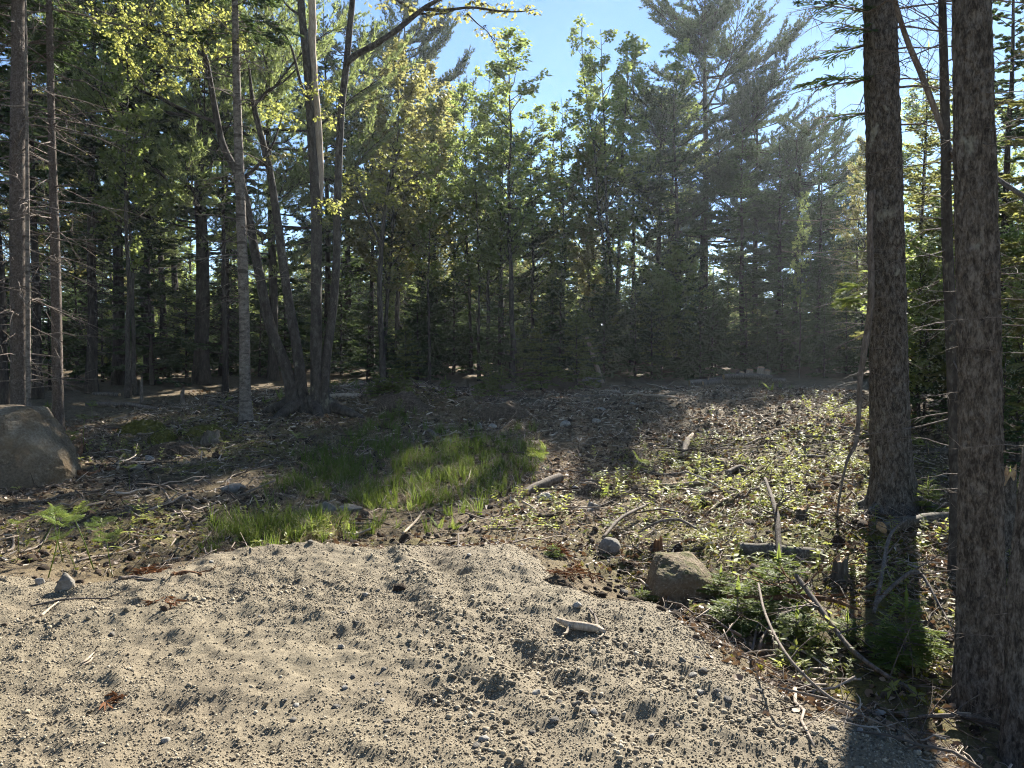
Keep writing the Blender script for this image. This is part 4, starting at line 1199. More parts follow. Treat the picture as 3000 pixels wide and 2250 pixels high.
# --- thick rough trunk on the right
D1 = float(at(2622, 1490)[1])
def tree_right_thick():
    V, Q, T, ax = hero_trunk([(2624, 1525, 190), (2622, 1480, 146), (2618, 1420, 121), (2609, 1300, 108), (2602, 1000, 97), (2591, 500, 91), (2577, 0, 84), (2568, -500, 66), (2560, -1200, 44), (2556, -1900, 8)],
                             D1, .016, 150, .013, (.040, .11), 3, 6.5, flare=.22)
    org = np.array([ax[0, 0], ax[0, 1], ax[0, 2] + .12])
    root = thing('spruce_tree', org, 'thick rough barked trunk right of centre casting a long shadow toward the gravel', 'spruce')
    mb = MB(); mb.add(V, Q, T); part('trunk', mb, M_BARK_ROUGH, root, org)
    rs = np.random.default_rng(31); br = MB(); cr = MB()
    # live boughs left of the trunk, against the sky
    for (z, az, el, L) in ((5.55, 3.0, .10, .95), (5.25, 3.35, .05, 1.05), (4.95, 2.8, -.02, .85), (5.7, 3.6, .1, 1.1), (4.55, 3.15, -.05, 1.05), (5.05, 3.6, .0, .8), (4.2, 3.1, .0, .7)):
        p, rr = axis_at(ax, z)
        twiggy(br, p, [math.cos(az), math.sin(az), el], L * 1.05, .012, rs, 2, 0, 6, .10, 6, 4)
        needle_branch(cr, br, p, az, el, L, rs, .018, .06, .10, .1, .011, .30, ang=.7)
    for k in range(24):     # crown above the frame
        z = rs.uniform(7.0, ax[-1, 2] - .3); t = (z - 5.9) / (ax[-1, 2] - 5.9)
        p, rr = axis_at(ax, z)
        needle_branch(cr, br, p, rs.uniform(0, 6.283), .05 + .4 * t, (1.7 * (1 - t) + .4) * rs.uniform(.6, 1.1), rs, .05, .10, .35, .2, .02, .36)
    for (z, az, L, dr) in ((7.3, 2.95, 3.3, .36), (7.0, 3.1, 2.9, .30), (7.8, 2.85, 3.4, .42)):     # long bough hanging into the top of the view
        p, rr = axis_at(ax, z); needle_branch(cr, br, p, az, .0, L, rs, .035, .06, dr, .05, .025, .30)
    dead_twigs(br, ax, 4.0, 6.2, 16, (.5, 1.3), rs, (-.1, .35), .012, (0.0, .6), .35)
    dead_twigs(br, ax, 1.6, 4.2, 16, (.2, .7), rs, (-.3, .2), .006)
    dead_twigs(br, ax, 2.0, 3.3, 9, (.5, 1.3), rs, (-.15, .1), .006, (3.3, .35), .05)
    part('branches', br, M_DEADWOOD, root, org); part('crown', cr, M_SPRUCE, root, org)
    hb = MB()
    r = px_tube(hb, [(2556, 560, 17), (2548, 640, 16), (2552, 800, 18), (2549, 905, 19), (2535, 1010, 18), (2520, 1110, 16), (2516, 1215, 14), (2506, 1300, 12), (2482, 1350, 9), (2462, 1440, 7), (2450, 1530, 5)], D1 - .35, 9, .2)
    for i in range(8, len(r) - 2, 2):
        for _ in range(2):
            twiggy(hb, r[i, :3], [rs.choice([-1, -1, 1]) * rs.uniform(.3, 1), rs.normal(0, .5), rs.uniform(-.5, .3)], rs.uniform(.15, .5), .004, rs, 1, 0, 5, .1, 3, 3)
    o = part('hanging_branch', hb, M_DEADWOOD, root, org); o['label'] = 'crooked dead branch hanging down along the trunk'
    fl = MB()
    for (px, py, L, az) in ((2545, 905, .36, 3.2), (2545, 930, .42, 3.4), (2550, 955, .30, 3.0)):   # fresh fir spray beside it
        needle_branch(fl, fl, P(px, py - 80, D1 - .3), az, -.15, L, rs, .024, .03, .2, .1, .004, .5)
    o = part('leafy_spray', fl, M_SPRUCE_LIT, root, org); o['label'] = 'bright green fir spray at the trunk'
    roots = MB()
    for az, L in ((3.6, .55), (4.5, .6), (5.6, .5), (.3, .6), (2.6, .5)):
        p = org + np.array([math.cos(az) * .2, math.sin(az) * .2, .06]); e = org + np.array([math.cos(az) * L, math.sin(az) * L, 0]); e[2] = Gs(e[0], e[1]) - .05
        tube(roots, catmull([p, (p + e) / 2 + [0, 0, .02], e], 8), np.linspace(.085, .02, 8), 8, rough=.3, rf=14)
    part('roots', roots, M_BARK_ROUGH, root, org)
tree_right_thick()

# --- nearest trunk on the right
D2 = float(at(2870, 2090)[1])
def tree_right_near():
    V, Q, T, ax = hero_trunk([(2882, 2120, 185), (2879, 2060, 148), (2876, 1980, 134), (2872, 1500, 112), (2868, 1000, 108), (2857, 500, 104), (2846, 0, 95), (2836, -600, 86), (2832, -1500, 60), (2830, -2700, 10)],
                             D2, .009, 150, .0085, (.024, .065), 8, 4.2, flare=.16)
    org = np.array([ax[0, 0], ax[0, 1], ax[0, 2] + .08])
    root = thing('spruce_tree', org, 'nearest straight trunk at right with reddish bark and pale lichen flecks', 'spruce')
    mb = MB(); mb.add(V, Q, T); part('trunk', mb, M_BARK_ROUGH, root, org)
    rs = np.random.default_rng(41); br = MB(); cr = MB()
    dead_twigs(br, ax, .1, 3.2, 26, (.12, .5), rs, (-.3, .3), .0035, None, .05, 1, 3)
    for k in range(40):
        z = rs.uniform(4.4, ax[-1, 2] - .2); t = (z - 4.4) / (ax[-1, 2] - 4.4); p, rr = axis_at(ax, z)
        needle_branch(cr, br, p, rs.uniform(0, 6.283), .05 + .4 * t, (1.7 * (1 - t) + .3) * rs.uniform(.6, 1.1), rs, .04, .09, .35, .2, .014, .36)
    part('branches', br, M_DEADWOOD, root, org); part('crown', cr, M_SPRUCE, root, org)
    V, Q, T, ax = hero_trunk([(3012, 2330, 165), (3006, 2200, 130), (3008, 1950, 105), (3014, 1715, 100), (3036, 1480, 92), (3070, 1100, 84), (3100, 700, 76), (3130, 0, 60), (3150, -1500, 10)], D2 - .55, .014, 90, .008, (.02, .085), 17, 2.6, flare=.1)
    org = np.array([ax[0, 0], ax[0, 1], ax[0, 2] + .05])
    root = thing('spruce_tree', org, 'trunk cut off by the lower right edge of the picture', 'spruce')
    mb = MB(); mb.add(V, Q, T); part('trunk', mb, M_BARK_ROUGH, root, org)
    br = MB(); dead_twigs(br, ax, .2, 3, 14, (.15, .6), rs, (-.3, .3), .003, None, .05, 1, 3); part('branches', br, M_DEADWOOD, root, org)
tree_right_near()

def tree_right_thin():
    g = at(2795, 1690); D = float(g[1])
    V, Q, T, ax = hero_trunk([(2796, 1715, 44), (2797, 1650, 36), (2800, 1400, 33), (2787, 1000, 31), (2775, 700, 28), (2768, 300, 24), (2760, 0, 20), (2748, -500, 14), (2740, -1100, 4)], D, .025, 28, .005, (.02, .1), 23, 5)
    org = np.array([ax[0, 0], ax[0, 1], ax[0, 2] + .05])
    root = thing('maple_tree', org, 'thin dark stem standing between the two thick right trunks', 'maple')
    mb = MB(); mb.add(V, Q, T); part('trunk', mb, M_BARK_GREY, root, org)
    rs = np.random.default_rng(51); br = MB()
    a = px_tube(br, [(2790, 470, 20), (2768, 400, 19), (2735, 310, 18), (2700, 220, 17), (2655, 110, 15), (2622, 0, 13), (2600, -120, 10)], D, 8)
    b = px_tube(br, [(2785, 440, 18), (2840, 470, 17, -.3), (2900, 510, 15, -.5), (3000, 575, 13, -.9), (3120, 640, 9, -1.3)], D, 8)
    for r in (a, b):
        for i in range(3, len(r) - 1):
            if rs.random() < .7:
                twiggy(br, r[i, :3], rs.normal(0, .6, 3) + [.2, 0, .1], rs.uniform(.2, .7), .005, rs, 1, 0, 5, .1, 4, 3)
    dead_twigs(br, ax, .8, 5.5, 60, (.3, 1.3), rs, (-.35, .25), .007, None, .1, 1, 5)
    part('branches', br, M_DEADWOOD, root, org)
tree_right_thin()

# --- left hand trunks
def tree_left():
    rs = np.random.default_rng(61)
    def one(nodes, D, bk, label, cat, name, zs, ntw, Lr, crown=0, scaly=True, amp=.006, tl=(-.35, .2), sides=40, c0=6.0, R=1.6):
        V, Q, T, ax = hero_trunk(nodes, D, .03, sides, amp, (.03, .12), int(rs.integers(999)), 7.5, scaly=scaly, flare=.12)
        org = np.array([ax[0, 0], ax[0, 1], ax[0, 2] + .1])
        root = thing(name, org, label, cat)
        mb = MB(); mb.add(V, Q, T); part('trunk', mb, bk, root, org)
        br = MB(); cr = MB()
        dead_twigs(br, ax, zs[0], zs[1], int(ntw * 1.5), Lr, rs, tl, .015, None, .14, 1, 6)
        for k in range(crown):
            z = rs.uniform(c0, ax[-1, 2] - .2); t = (z - c0) / (ax[-1, 2] - c0); p, rr = axis_at(ax, z)
            needle_branch(cr, br, p, rs.uniform(0, 6.283), .05 + .4 * t, (R * (1 - t) + .35) * rs.uniform(.6, 1.15), rs, .05, .10, .35, .25, .014, .38)
        part('branches', br, M_DEADWOOD, root, org)
        if crown: part('crown', cr, M_SPRUCE, root, org)
        return root
    D = 12.6
    gz = lambda px, d: 1050 + (CAM_H - Gs((px - 1500) / FPX * d, d)) / d * FPX
    y0 = gz(60, D)
    one([(59, y0 + 20, 58), (57, y0 - 40, 48), (55, 1080, 43), (52, 700, 41), (52, 300, 38), (54, 0, 34), (50, -600, 28), (28, -1500, 10)], D, M_BARK_SPRUCE,
        'scaly spruce trunk rising right behind the big boulder, sun on its right edge', 'spruce', 'spruce_tree', (1.0, 8.5), 60, (.3, 1.5), 50, c0=7.2)
    y0 = gz(84, 12.2)
    one([(85, y0 + 12, 20), (84, y0 - 60, 15), (82, 900, 13), (80, 500, 10), (76, 100, 6), (74, -100, 2)], 12.2, M_BARK_PALE, 'very thin pale stem close beside the trunk behind the boulder', 'sapling', 'dead_sapling', (1.5, 6), 10, (.2, .6), 0, sides=14, amp=.002)
    D = float(at(172, 1288)[1])
    one([(173, 1300, 44), (172, 1260, 34), (170, 1180, 30), (163, 800, 27), (152, 400, 20), (143, 0, 17), (135, -500, 13), (130, -1100, 5)], D, M_BARK_SPRUCE,
        'slim straight spruce trunk with its foot just right of the boulder', 'spruce', 'spruce_tree', (3.2, 9.5), 70, (.3, 1.7), 44, c0=7.2)
    D = float(at(722, 1235)[1])
    one([(723, 1246, 48), (721, 1205, 37), (718, 1120, 31), (715, 900, 29), (705, 600, 27), (695, 300, 22), (688, 0, 17), (680, -450, 6)], D, M_BARK_PALE,
        'pale slim trunk lit along its right side, left of the maple clump', 'birch', 'birch_tree', (2.6, 10), 46, (.3, 1.6), 22, scaly=False, amp=.004, c0=7.8, R=1.3)
tree_left()

# --- leaf clouds for the trees at hand
def leaf_cloud(br, cr, ax_pts, blobs, D, rs, L=.10, w=.085, k=6, dens=1.0, sag=.2):
    """bunches of leaves around each blob, tied back to the nearest bare limb with twigs"""
    for b in blobs:
        px, py, rx = b[:3]; ry = b[3] if len(b) > 3 and b[3] else rx * .7; d = D + (b[4] if len(b) > 4 else 0)
        c = P(px, py, d); sx = rx * d / FPX; sz = ry * d / FPX
        n = max(5, int(dens * 60 * sx * max(sz, .3) ** .7))
        q = rs.normal(0, .55, (n, 3)); q = q / np.maximum(1, np.linalg.norm(q, axis=1) / 1.1)[:, None]
        pts = c + q * np.array([sx, sx * .9, sz])
        i = np.argmin(np.linalg.norm(ax_pts[:, :3] - c, axis=1) + np.where(ax_pts[:, 2] > c[2] + .2, 2.0, 0)); a = ax_pts[i, :3]
        mid = (a + c) / 2 + [0, 0, .12 * np.linalg.norm(c - a)]
        sp = catmull([a, mid + rs.normal(0, .05, 3), c], 8)
        tube(br, sp, np.linspace(.007 + .006 * np.linalg.norm(c - a), .006, 8), 5, cap=False)
        d_ = pts - c
        for p in pts[:: 2]:
            j = rs.integers(3, 8); s_ = sp[j]
            tube(br, np.stack([s_, (s_ + p) / 2 + [0, 0, .06], p]), [.006, .004, .002], 3, cap=False)
        leaf_whorl(cr, pts, d_ + [0, 0, -sag], rs, k, L, w)

DM = float(at(905, 1212)[1])
def maple_clump():
    rs = np.random.default_rng(71)
    org = at(905, 1205)
    root = thing('maple_tree', org, 'clump of four maple stems rising from one flared base left of centre', 'maple')
    stems = [
        ([(862, 1225, 75), (858, 1170, 58), (838, 1080, 45), (790, 950, 42), (765, 830, 38), (740, 700, 35), (708, 540, 31), (655, 430, 27), (632, 330, 25), (602, 170, 21), (560, 60, 19), (545, -20, 17), (525, -200, 14), (510, -420, 9)], 'leaning curved left stem'),
        ([(892, 1225, 70), (886, 1160, 48), (868, 1010, 40), (840, 850, 34), (812, 640, 31), (790, 500, 27), (768, 410, 24), (748, 330, 20), (737, 270, 14), (730, 200, 8)], 'second stem thinning out below the canopy'),
        ([(925, 1228, 88), (928, 1160, 52), (926, 1000, 44), (926, 800, 42), (926, 600, 40), (912, 400, 38), (900, 200, 36), (886, 60, 35), (878, -60, 32), (870, -300, 26), (860, -700, 12)], 'thick upright third stem'),
        ([(948, 1225, 70), (950, 1150, 42), (958, 1040, 36), (976, 900, 33), (986, 760, 31), (988, 640, 31), (992, 480, 30), (1002, 300, 28), (1014, 200, 26), (1024, 90, 24), (1034, -20, 22), (1050, -250, 16), (1060, -600, 7)], 'rightmost stem leaning right'),
    ]
    AX = []
    for j, (nodes, lab) in enumerate(stems):
        nodes = [(a, b, c * (.72, .75, .74, .72)[j] * (1 - (.0, .0, .18, .0)[j] * (b < 500)), (-.15, .1, 0, .12)[j] * min(1, (1225 - b) / 400)) for a, b, c in nodes]
        r = pxline(nodes, DM); mb = MB()
        tube(mb, r[:, :3], r[:, 3], 20, rough=.10, rf=9, seed=j)
        o = part('stem', mb, M_BARK_GREY, root, org); o['label'] = lab
        AX.append(r)
    mb = MB(); px_tube(mb, [(931, 640, 26), (934, 500, 27), (932, 380, 24), (922, 260, 22), (914, 150, 24), (916, 60, 22), (912, -40, 18)], DM + .15, 10)
    o = part('stem', mb, M_DEADPALE, root, org); o['label'] = 'bare weathered snag against the third stem'
    rt = MB()
    for az, L in ((3.3, 1.1), (4.2, 1.2), (5.2, 1.1), (6.0, 1.4), (.6, 1.0), (2.4, 1.0)):
        p = org + np.array([math.cos(az) * .25, math.sin(az) * .2, .22]); e = org + np.array([math.cos(az) * L, math.sin(az) * L * .8, 0]); e[2] = Gs(e[0], e[1]) - .06
        tube(rt, catmull([p, p * .4 + e * .6 + [0, 0, .0], e], 8), np.linspace(.17, .03, 8), 8, rough=.3, rf=9)
    part('roots', rt, M_BARK_GREY, root, org)
    br = MB()
    limb = px_tube(br, [(1016, 185, 22), (1045, 160, 20), (1100, 130, 18), (1160, 90, 17), (1215, 45, 15), (1262, 12, 13), (1330, -20, 9, -.3), (1430, -50, 6, -.6)], DM, 8)
    limb2 = px_tube(br, [(1240, 25, 12), (1300, 30, 9), (1380, 22, 7), (1460, 32, 6), (1520, 34, 4), (1570, 28, 2)], DM - .1, 6)
    limb3 = px_tube(br, [(1060, -30, 10), (1130, -15, 9), (1180, 10, 8), (1225, 38, 7), (1290, 40, 5), (1345, 25, 3)], DM + .1, 6)
    limb4 = px_tube(br, [(1370, 40, 5), (1400, 70, 4), (1430, 95, 3), (1450, 130, 2)], DM - .2, 5)
    for nodes in ([(705, 530, 12), (760, 480, 9), (800, 420, 6), (830, 330, 4)], [(640, 360, 12), (560, 330, 9), (480, 290, 7), (400, 230, 5)], [(600, 165, 13), (540, 120, 10), (450, 80, 8), (330, 50, 5)],
                  [(905, 300, 10), (880, 240, 9), (850, 130, 7), (800, 60, 5)], [(890, 50, 9), (850, 25, 7), (820, -10, 5)], [(745, 310, 10), (780, 270, 8), (830, 240, 5), (870, 200, 4)]):
        AX.append(px_tube(br, nodes, DM, 6))
    AX += [limb, limb2, limb3, limb4]
    allax = np.vstack(AX)
    cy = MB(); co = MB()
    Y = [(215, 30, 40), (270, 60, 55), (330, 40, 62), (345, 100, 40), (420, 30, 70), (450, 90, 55), (520, 50, 60), (560, 110, 52), (480, 150, 55), (600, 60, 60), (640, 30, 50), (350, 150, 36), (395, 205, 26), (480, 250, 44, 24), (560, 180, 45), (700, 110, 36, 22), (650, 150, 30, 20),
         (800, 325, 52, 26), (850, 360, 34, 20), (960, 350, 34, 24), (975, 280, 28, 22), (965, 600, 40, 20), (945, 640, 24, 16), (905, 260, 26, 20), (560, 10, 40), (960, 240, 24, 18)]
    leaf_cloud(br, cy, allax, [(b[0], b[1], b[2], b[3] if len(b) > 3 else None, rs.uniform(-1.2, .6)) for b in Y], DM, rs, .066, .056, 6, 3.2)
    O = [(1290, 22, 36, 20), (1355, 45, 34, 20), (1420, 15, 44, 20), (1480, 22, 36, 16), (1545, 28, 26, 12), (1450, 118, 20, 20), (1415, 88, 18, 14), (1255, 60, 34, 20), (1200, 20, 30, 16), (1380, 0, 40, 16), (1110, -5, 40, 16), (820, 460, 36, 24)]
    leaf_cloud(br, co, np.vstack([limb, limb2, limb3, limb4, AX[1]]), O, DM, rs, .10, .08, 5, 1.25)
    up = [(420, -180, 190, 120), (650, -230, 210, 130), (860, -420, 230, 150), (1080, -380, 200, 130), (560, -450, 180, 120), (1000, -650, 160, 110), (1300, -160, 130, 70)]
    leaf_cloud(br, cy, allax, [(b[0], b[1], b[2], b[3], rs.uniform(-1.5, 1.5)) for b in up], DM, rs, .13, .11, 6, .9)
    part('branches', br, M_BARK_GREY, root, org); o = part('crown', cy, M_MAPLE_Y, root, org); o['label'] = 'glowing yellow green spring leaves'
    o = part('crown', co, M_MAPLE_O, root, org); o['label'] = 'pale bronze leaves on the limb reaching right'
maple_clump()

def yellow_maple():
    rs = np.random.default_rng(81)
    D = 20.5; g = np.array([*P(1122, 1100, D)[:2], 0]); g[2] = Gs(g[0], g[1])
    y0 = 1050 + (CAM_H - g[2]) / D * FPX
    root = thing('maple_tree', g, 'small maple with a bright yellow leafy crown right of the clump', 'maple')
    tr = MB(); a = px_tube(tr, [(1122, y0 + 10, 20), (1118, 1000, 17), (1112, 850, 15), (1120, 700, 13), (1135, 560, 10), (1160, 470, 7), (1180, 420, 4)], D, 9); part('trunk', tr, M_BARK_GREY, root, g)
    br = MB(); cr = MB()
    b = px_tube(br, [(1116, 720, 9), (1080, 640, 7), (1050, 560, 5), (1030, 520, 3)], D, 6); c = px_tube(br, [(1135, 560, 8), (1190, 530, 6), (1240, 500, 4)], D, 6)
    B = [(1180, 425, 44, 26), (1225, 440, 44, 26), (1140, 470, 44, 24), (1200, 480, 50, 24), (1250, 475, 34, 22), (1120, 520, 44, 24), (1190, 530, 50, 22), (1240, 555, 34, 16), (1130, 570, 44, 18), (1030, 520, 44, 24), (1010, 560, 30, 18), (1070, 540, 34, 22), (1160, 590, 24, 12)]
    leaf_cloud(br, cr, np.vstack([a, b, c]), [(q[0], q[1], q[2], q[3], rs.uniform(-.8, .8)) for q in B], D, rs, .088, .074, 6, 2.3)
    part('branches', br, M_BARK_GREY, root, g); part('crown', cr, M_MAPLE_Y, root, g)
yellow_maple()
# ------------------------------------------------------------------ boulders and stones
def boulder(name, px0, px1, py_top, py_base, seed, label, mat=None, sub=5, rough=.22, flat=None, ang=.25, sink=.18, rot=0.0, deep=.9, cat='boulder', group=None, D=None):
    g = at((px0 + px1) / 2, py_base) if D is None else None
    if D is not None:
        X = ((px0 + px1) / 2 - 1500) / FPX * D; g = np.array([X, D, Gs(X, D)])
    D = g[1]
    w = (px1 - px0) * D / FPX; h = (py_base - py_top) * D / FPX
    mb = rock_mb(seed, sub, rough, 1.0, ang)
    V = np.concatenate(mb.V); V = V @ np.array(Matrix.Rotation(rot, 3, 'Z')).T
    lo, hi = V.min(0), V.max(0)
    V = (V - (lo + hi) / 2) / (hi - lo)
    hh = h * (1 + sink)
    V = V * [w, w * deep, hh]; V[:, 2] += hh / 2 - h * sink
    mb.V = [V]
    o = link(name, mb.mesh(name, mat or M_BOULDER), None, (g[0], g[1] + w * deep * .3, Hs(g[0], g[1])))
    tag(o, label, cat, group)
    return o

def hull_rock(name, pts, cpx, cpy, D, label, cat, mat, cuts=5, amp=.02, seed=0, sm=3, crack=.0, xs=1.0):
    """rock with real faces: hull of corner points (pixels right/down of a centre, metres of depth), worn and pitted"""
    import bmesh
    k = D / FPX; c = P(cpx, cpy, D)
    bm = bmesh.new()
    for (dx, dy, dep) in pts: bm.verts.new((dx * k * xs, dep, -dy * k))
    h = bmesh.ops.convex_hull(bm, input=bm.verts)
    junk = [v for v in bm.verts if not v.link_faces]
    for v in junk: bm.verts.remove(v)
    bmesh.ops.triangulate(bm, faces=bm.faces)
    for _ in range(cuts):
        bmesh.ops.subdivide_edges(bm, edges=bm.edges, cuts=1, use_grid_fill=True)
        if _ >= cuts - (1 if sm == 3 else 4):
            bmesh.ops.smooth_vert(bm, verts=bm.verts, factor=.5, use_axis_x=True, use_axis_y=True, use_axis_z=True)
    bm.normal_update(); bm.verts.ensure_lookup_table()
    V = np.array([v.co[:] for v in bm.verts]); N = np.array([v.normal[:] for v in bm.verts]); T = [[v.index for v in f.verts] for f in bm.faces]
    bm.free()
    s_ = 1.0 / (40 * k)
    n = 1.6 * fbm(V[:, 0] * s_ * .6, V[:, 1] * s_ * .6, V[:, 2] * s_ * .6, octv=3, seed=seed) + .7 * fbm(V[:, 0] * s_ * 3, V[:, 1] * s_ * 3, V[:, 2] * s_ * 3, octv=3, seed=seed + 4, gain=.6)
    n = n - crack * np.maximum(0, 1 - 7 * np.abs(fbm(V[:, 0] * s_ * .45 + .3 * V[:, 2] * s_, V[:, 1] * s_ * .45, V[:, 2] * s_ * .6, octv=2, seed=seed + 8)))
    V = V + N * (amp * n)[:, None]
    mb = MB(); Tq = np.array([t for t in T if len(t) == 3]); Qq = [t for t in T if len(t) == 4]
    mb.add(V, Qq if Qq else None, Tq)
    o = link(name, mb.mesh(name, mat), None, c); tag(o, label, cat)
    return o

D_ = at(60, 1435)[1] + .5
hull_rock('boulder', [(-230, -120, -.2), (62, -112, -.2), (128, 8, -.42), (150, 60, -.5), (60, 135, -.85), (-230, 135, -.85), (165, 130, -.45), (86, -128, .15), (112, -112, .15), (160, -22, .05), (214, 24, .0), (226, 52, .05), (212, 90, .05), (196, 135, .1), (-230, -128, .7), (70, -118, .7), (180, 0, .6), (205, 130, .7), (-230, 130, .8)],
          -10, 1320, D_, 'huge brown granite boulder with a sloping face cut off by the left edge', 'boulder', M_BOULDER, 6, .016, 91, crack=.9, xs=.88)
D_ = at(1994, 1768)[1] + .2
hull_rock('boulder', [(-104, 95, -.2), (85, 95, -.22), (104, 30, -.12), (-98, 15, -.2), (-82, -34, -.12), (30, -40, -.16), (92, -4, -.12), (-52, -76, .12), (48, -72, .2), (104, -14, .2), (-100, 90, .35), (106, 90, .35), (-60, -60, .35), (60, -55, .4)],
          1994, 1706, D_, 'rounded brown boulder half buried beside the right edge of the gravel', 'boulder', M_BOULDER_MOSS, 6, .012, 14, crack=.5, xs=1.0, sm=4)

def hummock(px0, px1, py_top, py_base, mat, label, name, seed, deep=.9):
    g = at((px0 + px1) / 2, py_base); D = g[1]; w = (px1 - px0) * D / FPX / 2; h = (py_base - py_top) * D / FPX
    n = 40; u = np.linspace(-1.15, 1.15, n); X, Y = np.meshgrid(u, u)
    r = np.hypot(X, Y) + .18 * fbm(X * 1.5 + seed, Y * 1.5, octv=3, seed=seed)
    Z = h * 1.15 * np.maximum(0, 1 - r ** 2) ** .8 - .03 + h * .25 * fbm(X * 4, Y * 4, octv=4, seed=seed + 3, gain=.6) * (r < 1)
    Z = np.where(r > 1, -.12, Z)
    x = g[0] + X * w; y = g[1] + w * deep * .6 + Y * w * deep
    Z = Z + G(x.ravel(), y.ravel()).reshape(x.shape)
    V = np.stack([x, y, Z], -1).reshape(-1, 3) - g
    i = np.arange(n - 1)[:, None] * n + np.arange(n - 1)[None, :]
    mb = MB(); mb.add(V, np.stack([i, i + 1, i + n + 1, i + n], -1).reshape(-1, 4))
    tag(link(name, mb.mesh(name, mat), None, g), label, 'hummock')
hummock(325, 470, 1238, 1272, M_MOSSG, 'moss covered hump left of the pale lit trunk, leftmost and largest', 'mossy_hummock', 3)
hummock(520, 648, 1248, 1274, M_MOSSG, 'moss covered hump nearest the pale lit trunk', 'mossy_hummock', 5)
hummock(418, 508, 1268, 1296, M_MOSSG, 'low bright moss cushion in front of the two humps', 'mossy_hummock', 7)
hummock(1085, 1260, 1165, 1205, M_EARTH, 'overgrown mound topped with little firs behind the grass', 'overgrown_mound', 9, .6)
hummock(1390, 1545, 1188, 1228, M_EARTH, 'bare earth mound with stones right of the little firs', 'earth_mound', 11, .6)
hummock(400, 580, 1300, 1335, M_EARTH, 'dark torn bank of soil below the mossy humps', 'earth_mound', 13, .5)
hummock(1690, 1800, 1415, 1450, M_EARTH, 'dark clump of soil and moss right of the short broken log', 'earth_mound', 15, .6)
hummock(1560, 1700, 1690, 1735, M_EARTH, 'crumbled soil heap at the right corner of the gravel', 'earth_mound', 17, .6)

for i, (x0, x1, yt, yb, lab, mt) in enumerate([
    (640, 716, 1413, 1440, 'flat oval grey stone lying left of the grass hollow', M_STONE),
    (1282, 1332, 1284, 1303, 'white rounded stone at the back of the grass', M_STONE_L),
    (925, 988, 1474, 1502, 'grey rock at the front left of the grass, bigger of two', M_STONE),
    (985, 1060, 1482, 1502, 'low dark rock beside the bigger one in front of the grass', M_STONE),
    (1572, 1626, 1447, 1468, 'pale flat stone below the short broken log', M_STONE_L),
    (1755, 1822, 1590, 1628, 'angular grey rock left of the rounded boulder', M_STONE),
    (2070, 2150, 1345, 1378, 'rounded brown stone lying right of the bracken on the sunny slope', M_BOULDER),
    (2255, 2320, 1250, 1268, 'half buried flat stone at the shadow edge right of centre', M_BOULDER),
    (1690, 1752, 1482, 1496, 'small wedge of grey rock below the yellow fern', M_STONE),
    (1722, 1758, 1462, 1492, 'sharp upright shard of rock on the littered slope', M_STONE),
    (1672, 1700, 1424, 1440, 'little pale stone above the flat pale stone', M_STONE_L),
    (1740, 1776, 1190, 1202, 'pale stone on the dark ground below the leaning pole', M_STONE_L),
    (1735, 1765, 1225, 1238, 'pale stone in the shaded middle of the clearing', M_STONE_L),
    (1640, 1672, 1228, 1246, 'whitish block of stone in the shaded clearing', M_STONE_L),
    (1395, 1412, 1242, 1262, 'small pale upright stone above the grass', M_STONE_L),
    (1430, 1456, 1242, 1254, 'small flat pale stone right of the upright one', M_STONE_L),
    (1465, 1500, 1183, 1200, 'rounded stone on top of the bare mound', M_BOULDER),
    (1432, 1470, 1188, 1202, 'brown stone on the left of the bare mound', M_BOULDER),
    (1845, 1868, 1174, 1186, 'small grey stone below the log pile', M_STONE_L),
    (370, 415, 1368, 1382, 'small stone among the roots right of the boulder', M_STONE),
    (160, 212, 1722, 1770, 'dark cobble on the far left of the gravel', M_STONE),
    (420, 450, 1338, 1352, 'pale stone on the littered ground left of the hollow', M_STONE_L),
    (100, 128, 1712, 1730, 'pale cobble at the left edge of the gravel', M_STONE_L),
    (2255, 2300, 1455, 1480, 'mossy stone on the sunny slope left of the thick trunk', M_BOULDER),
]):
    boulder('stone', x0, x1, yt, yb, 20 + i, lab, mt, sub=4, rough=.35, ang=.3, sink=.5, rot=i * 1.3, deep=.75, cat='stone')

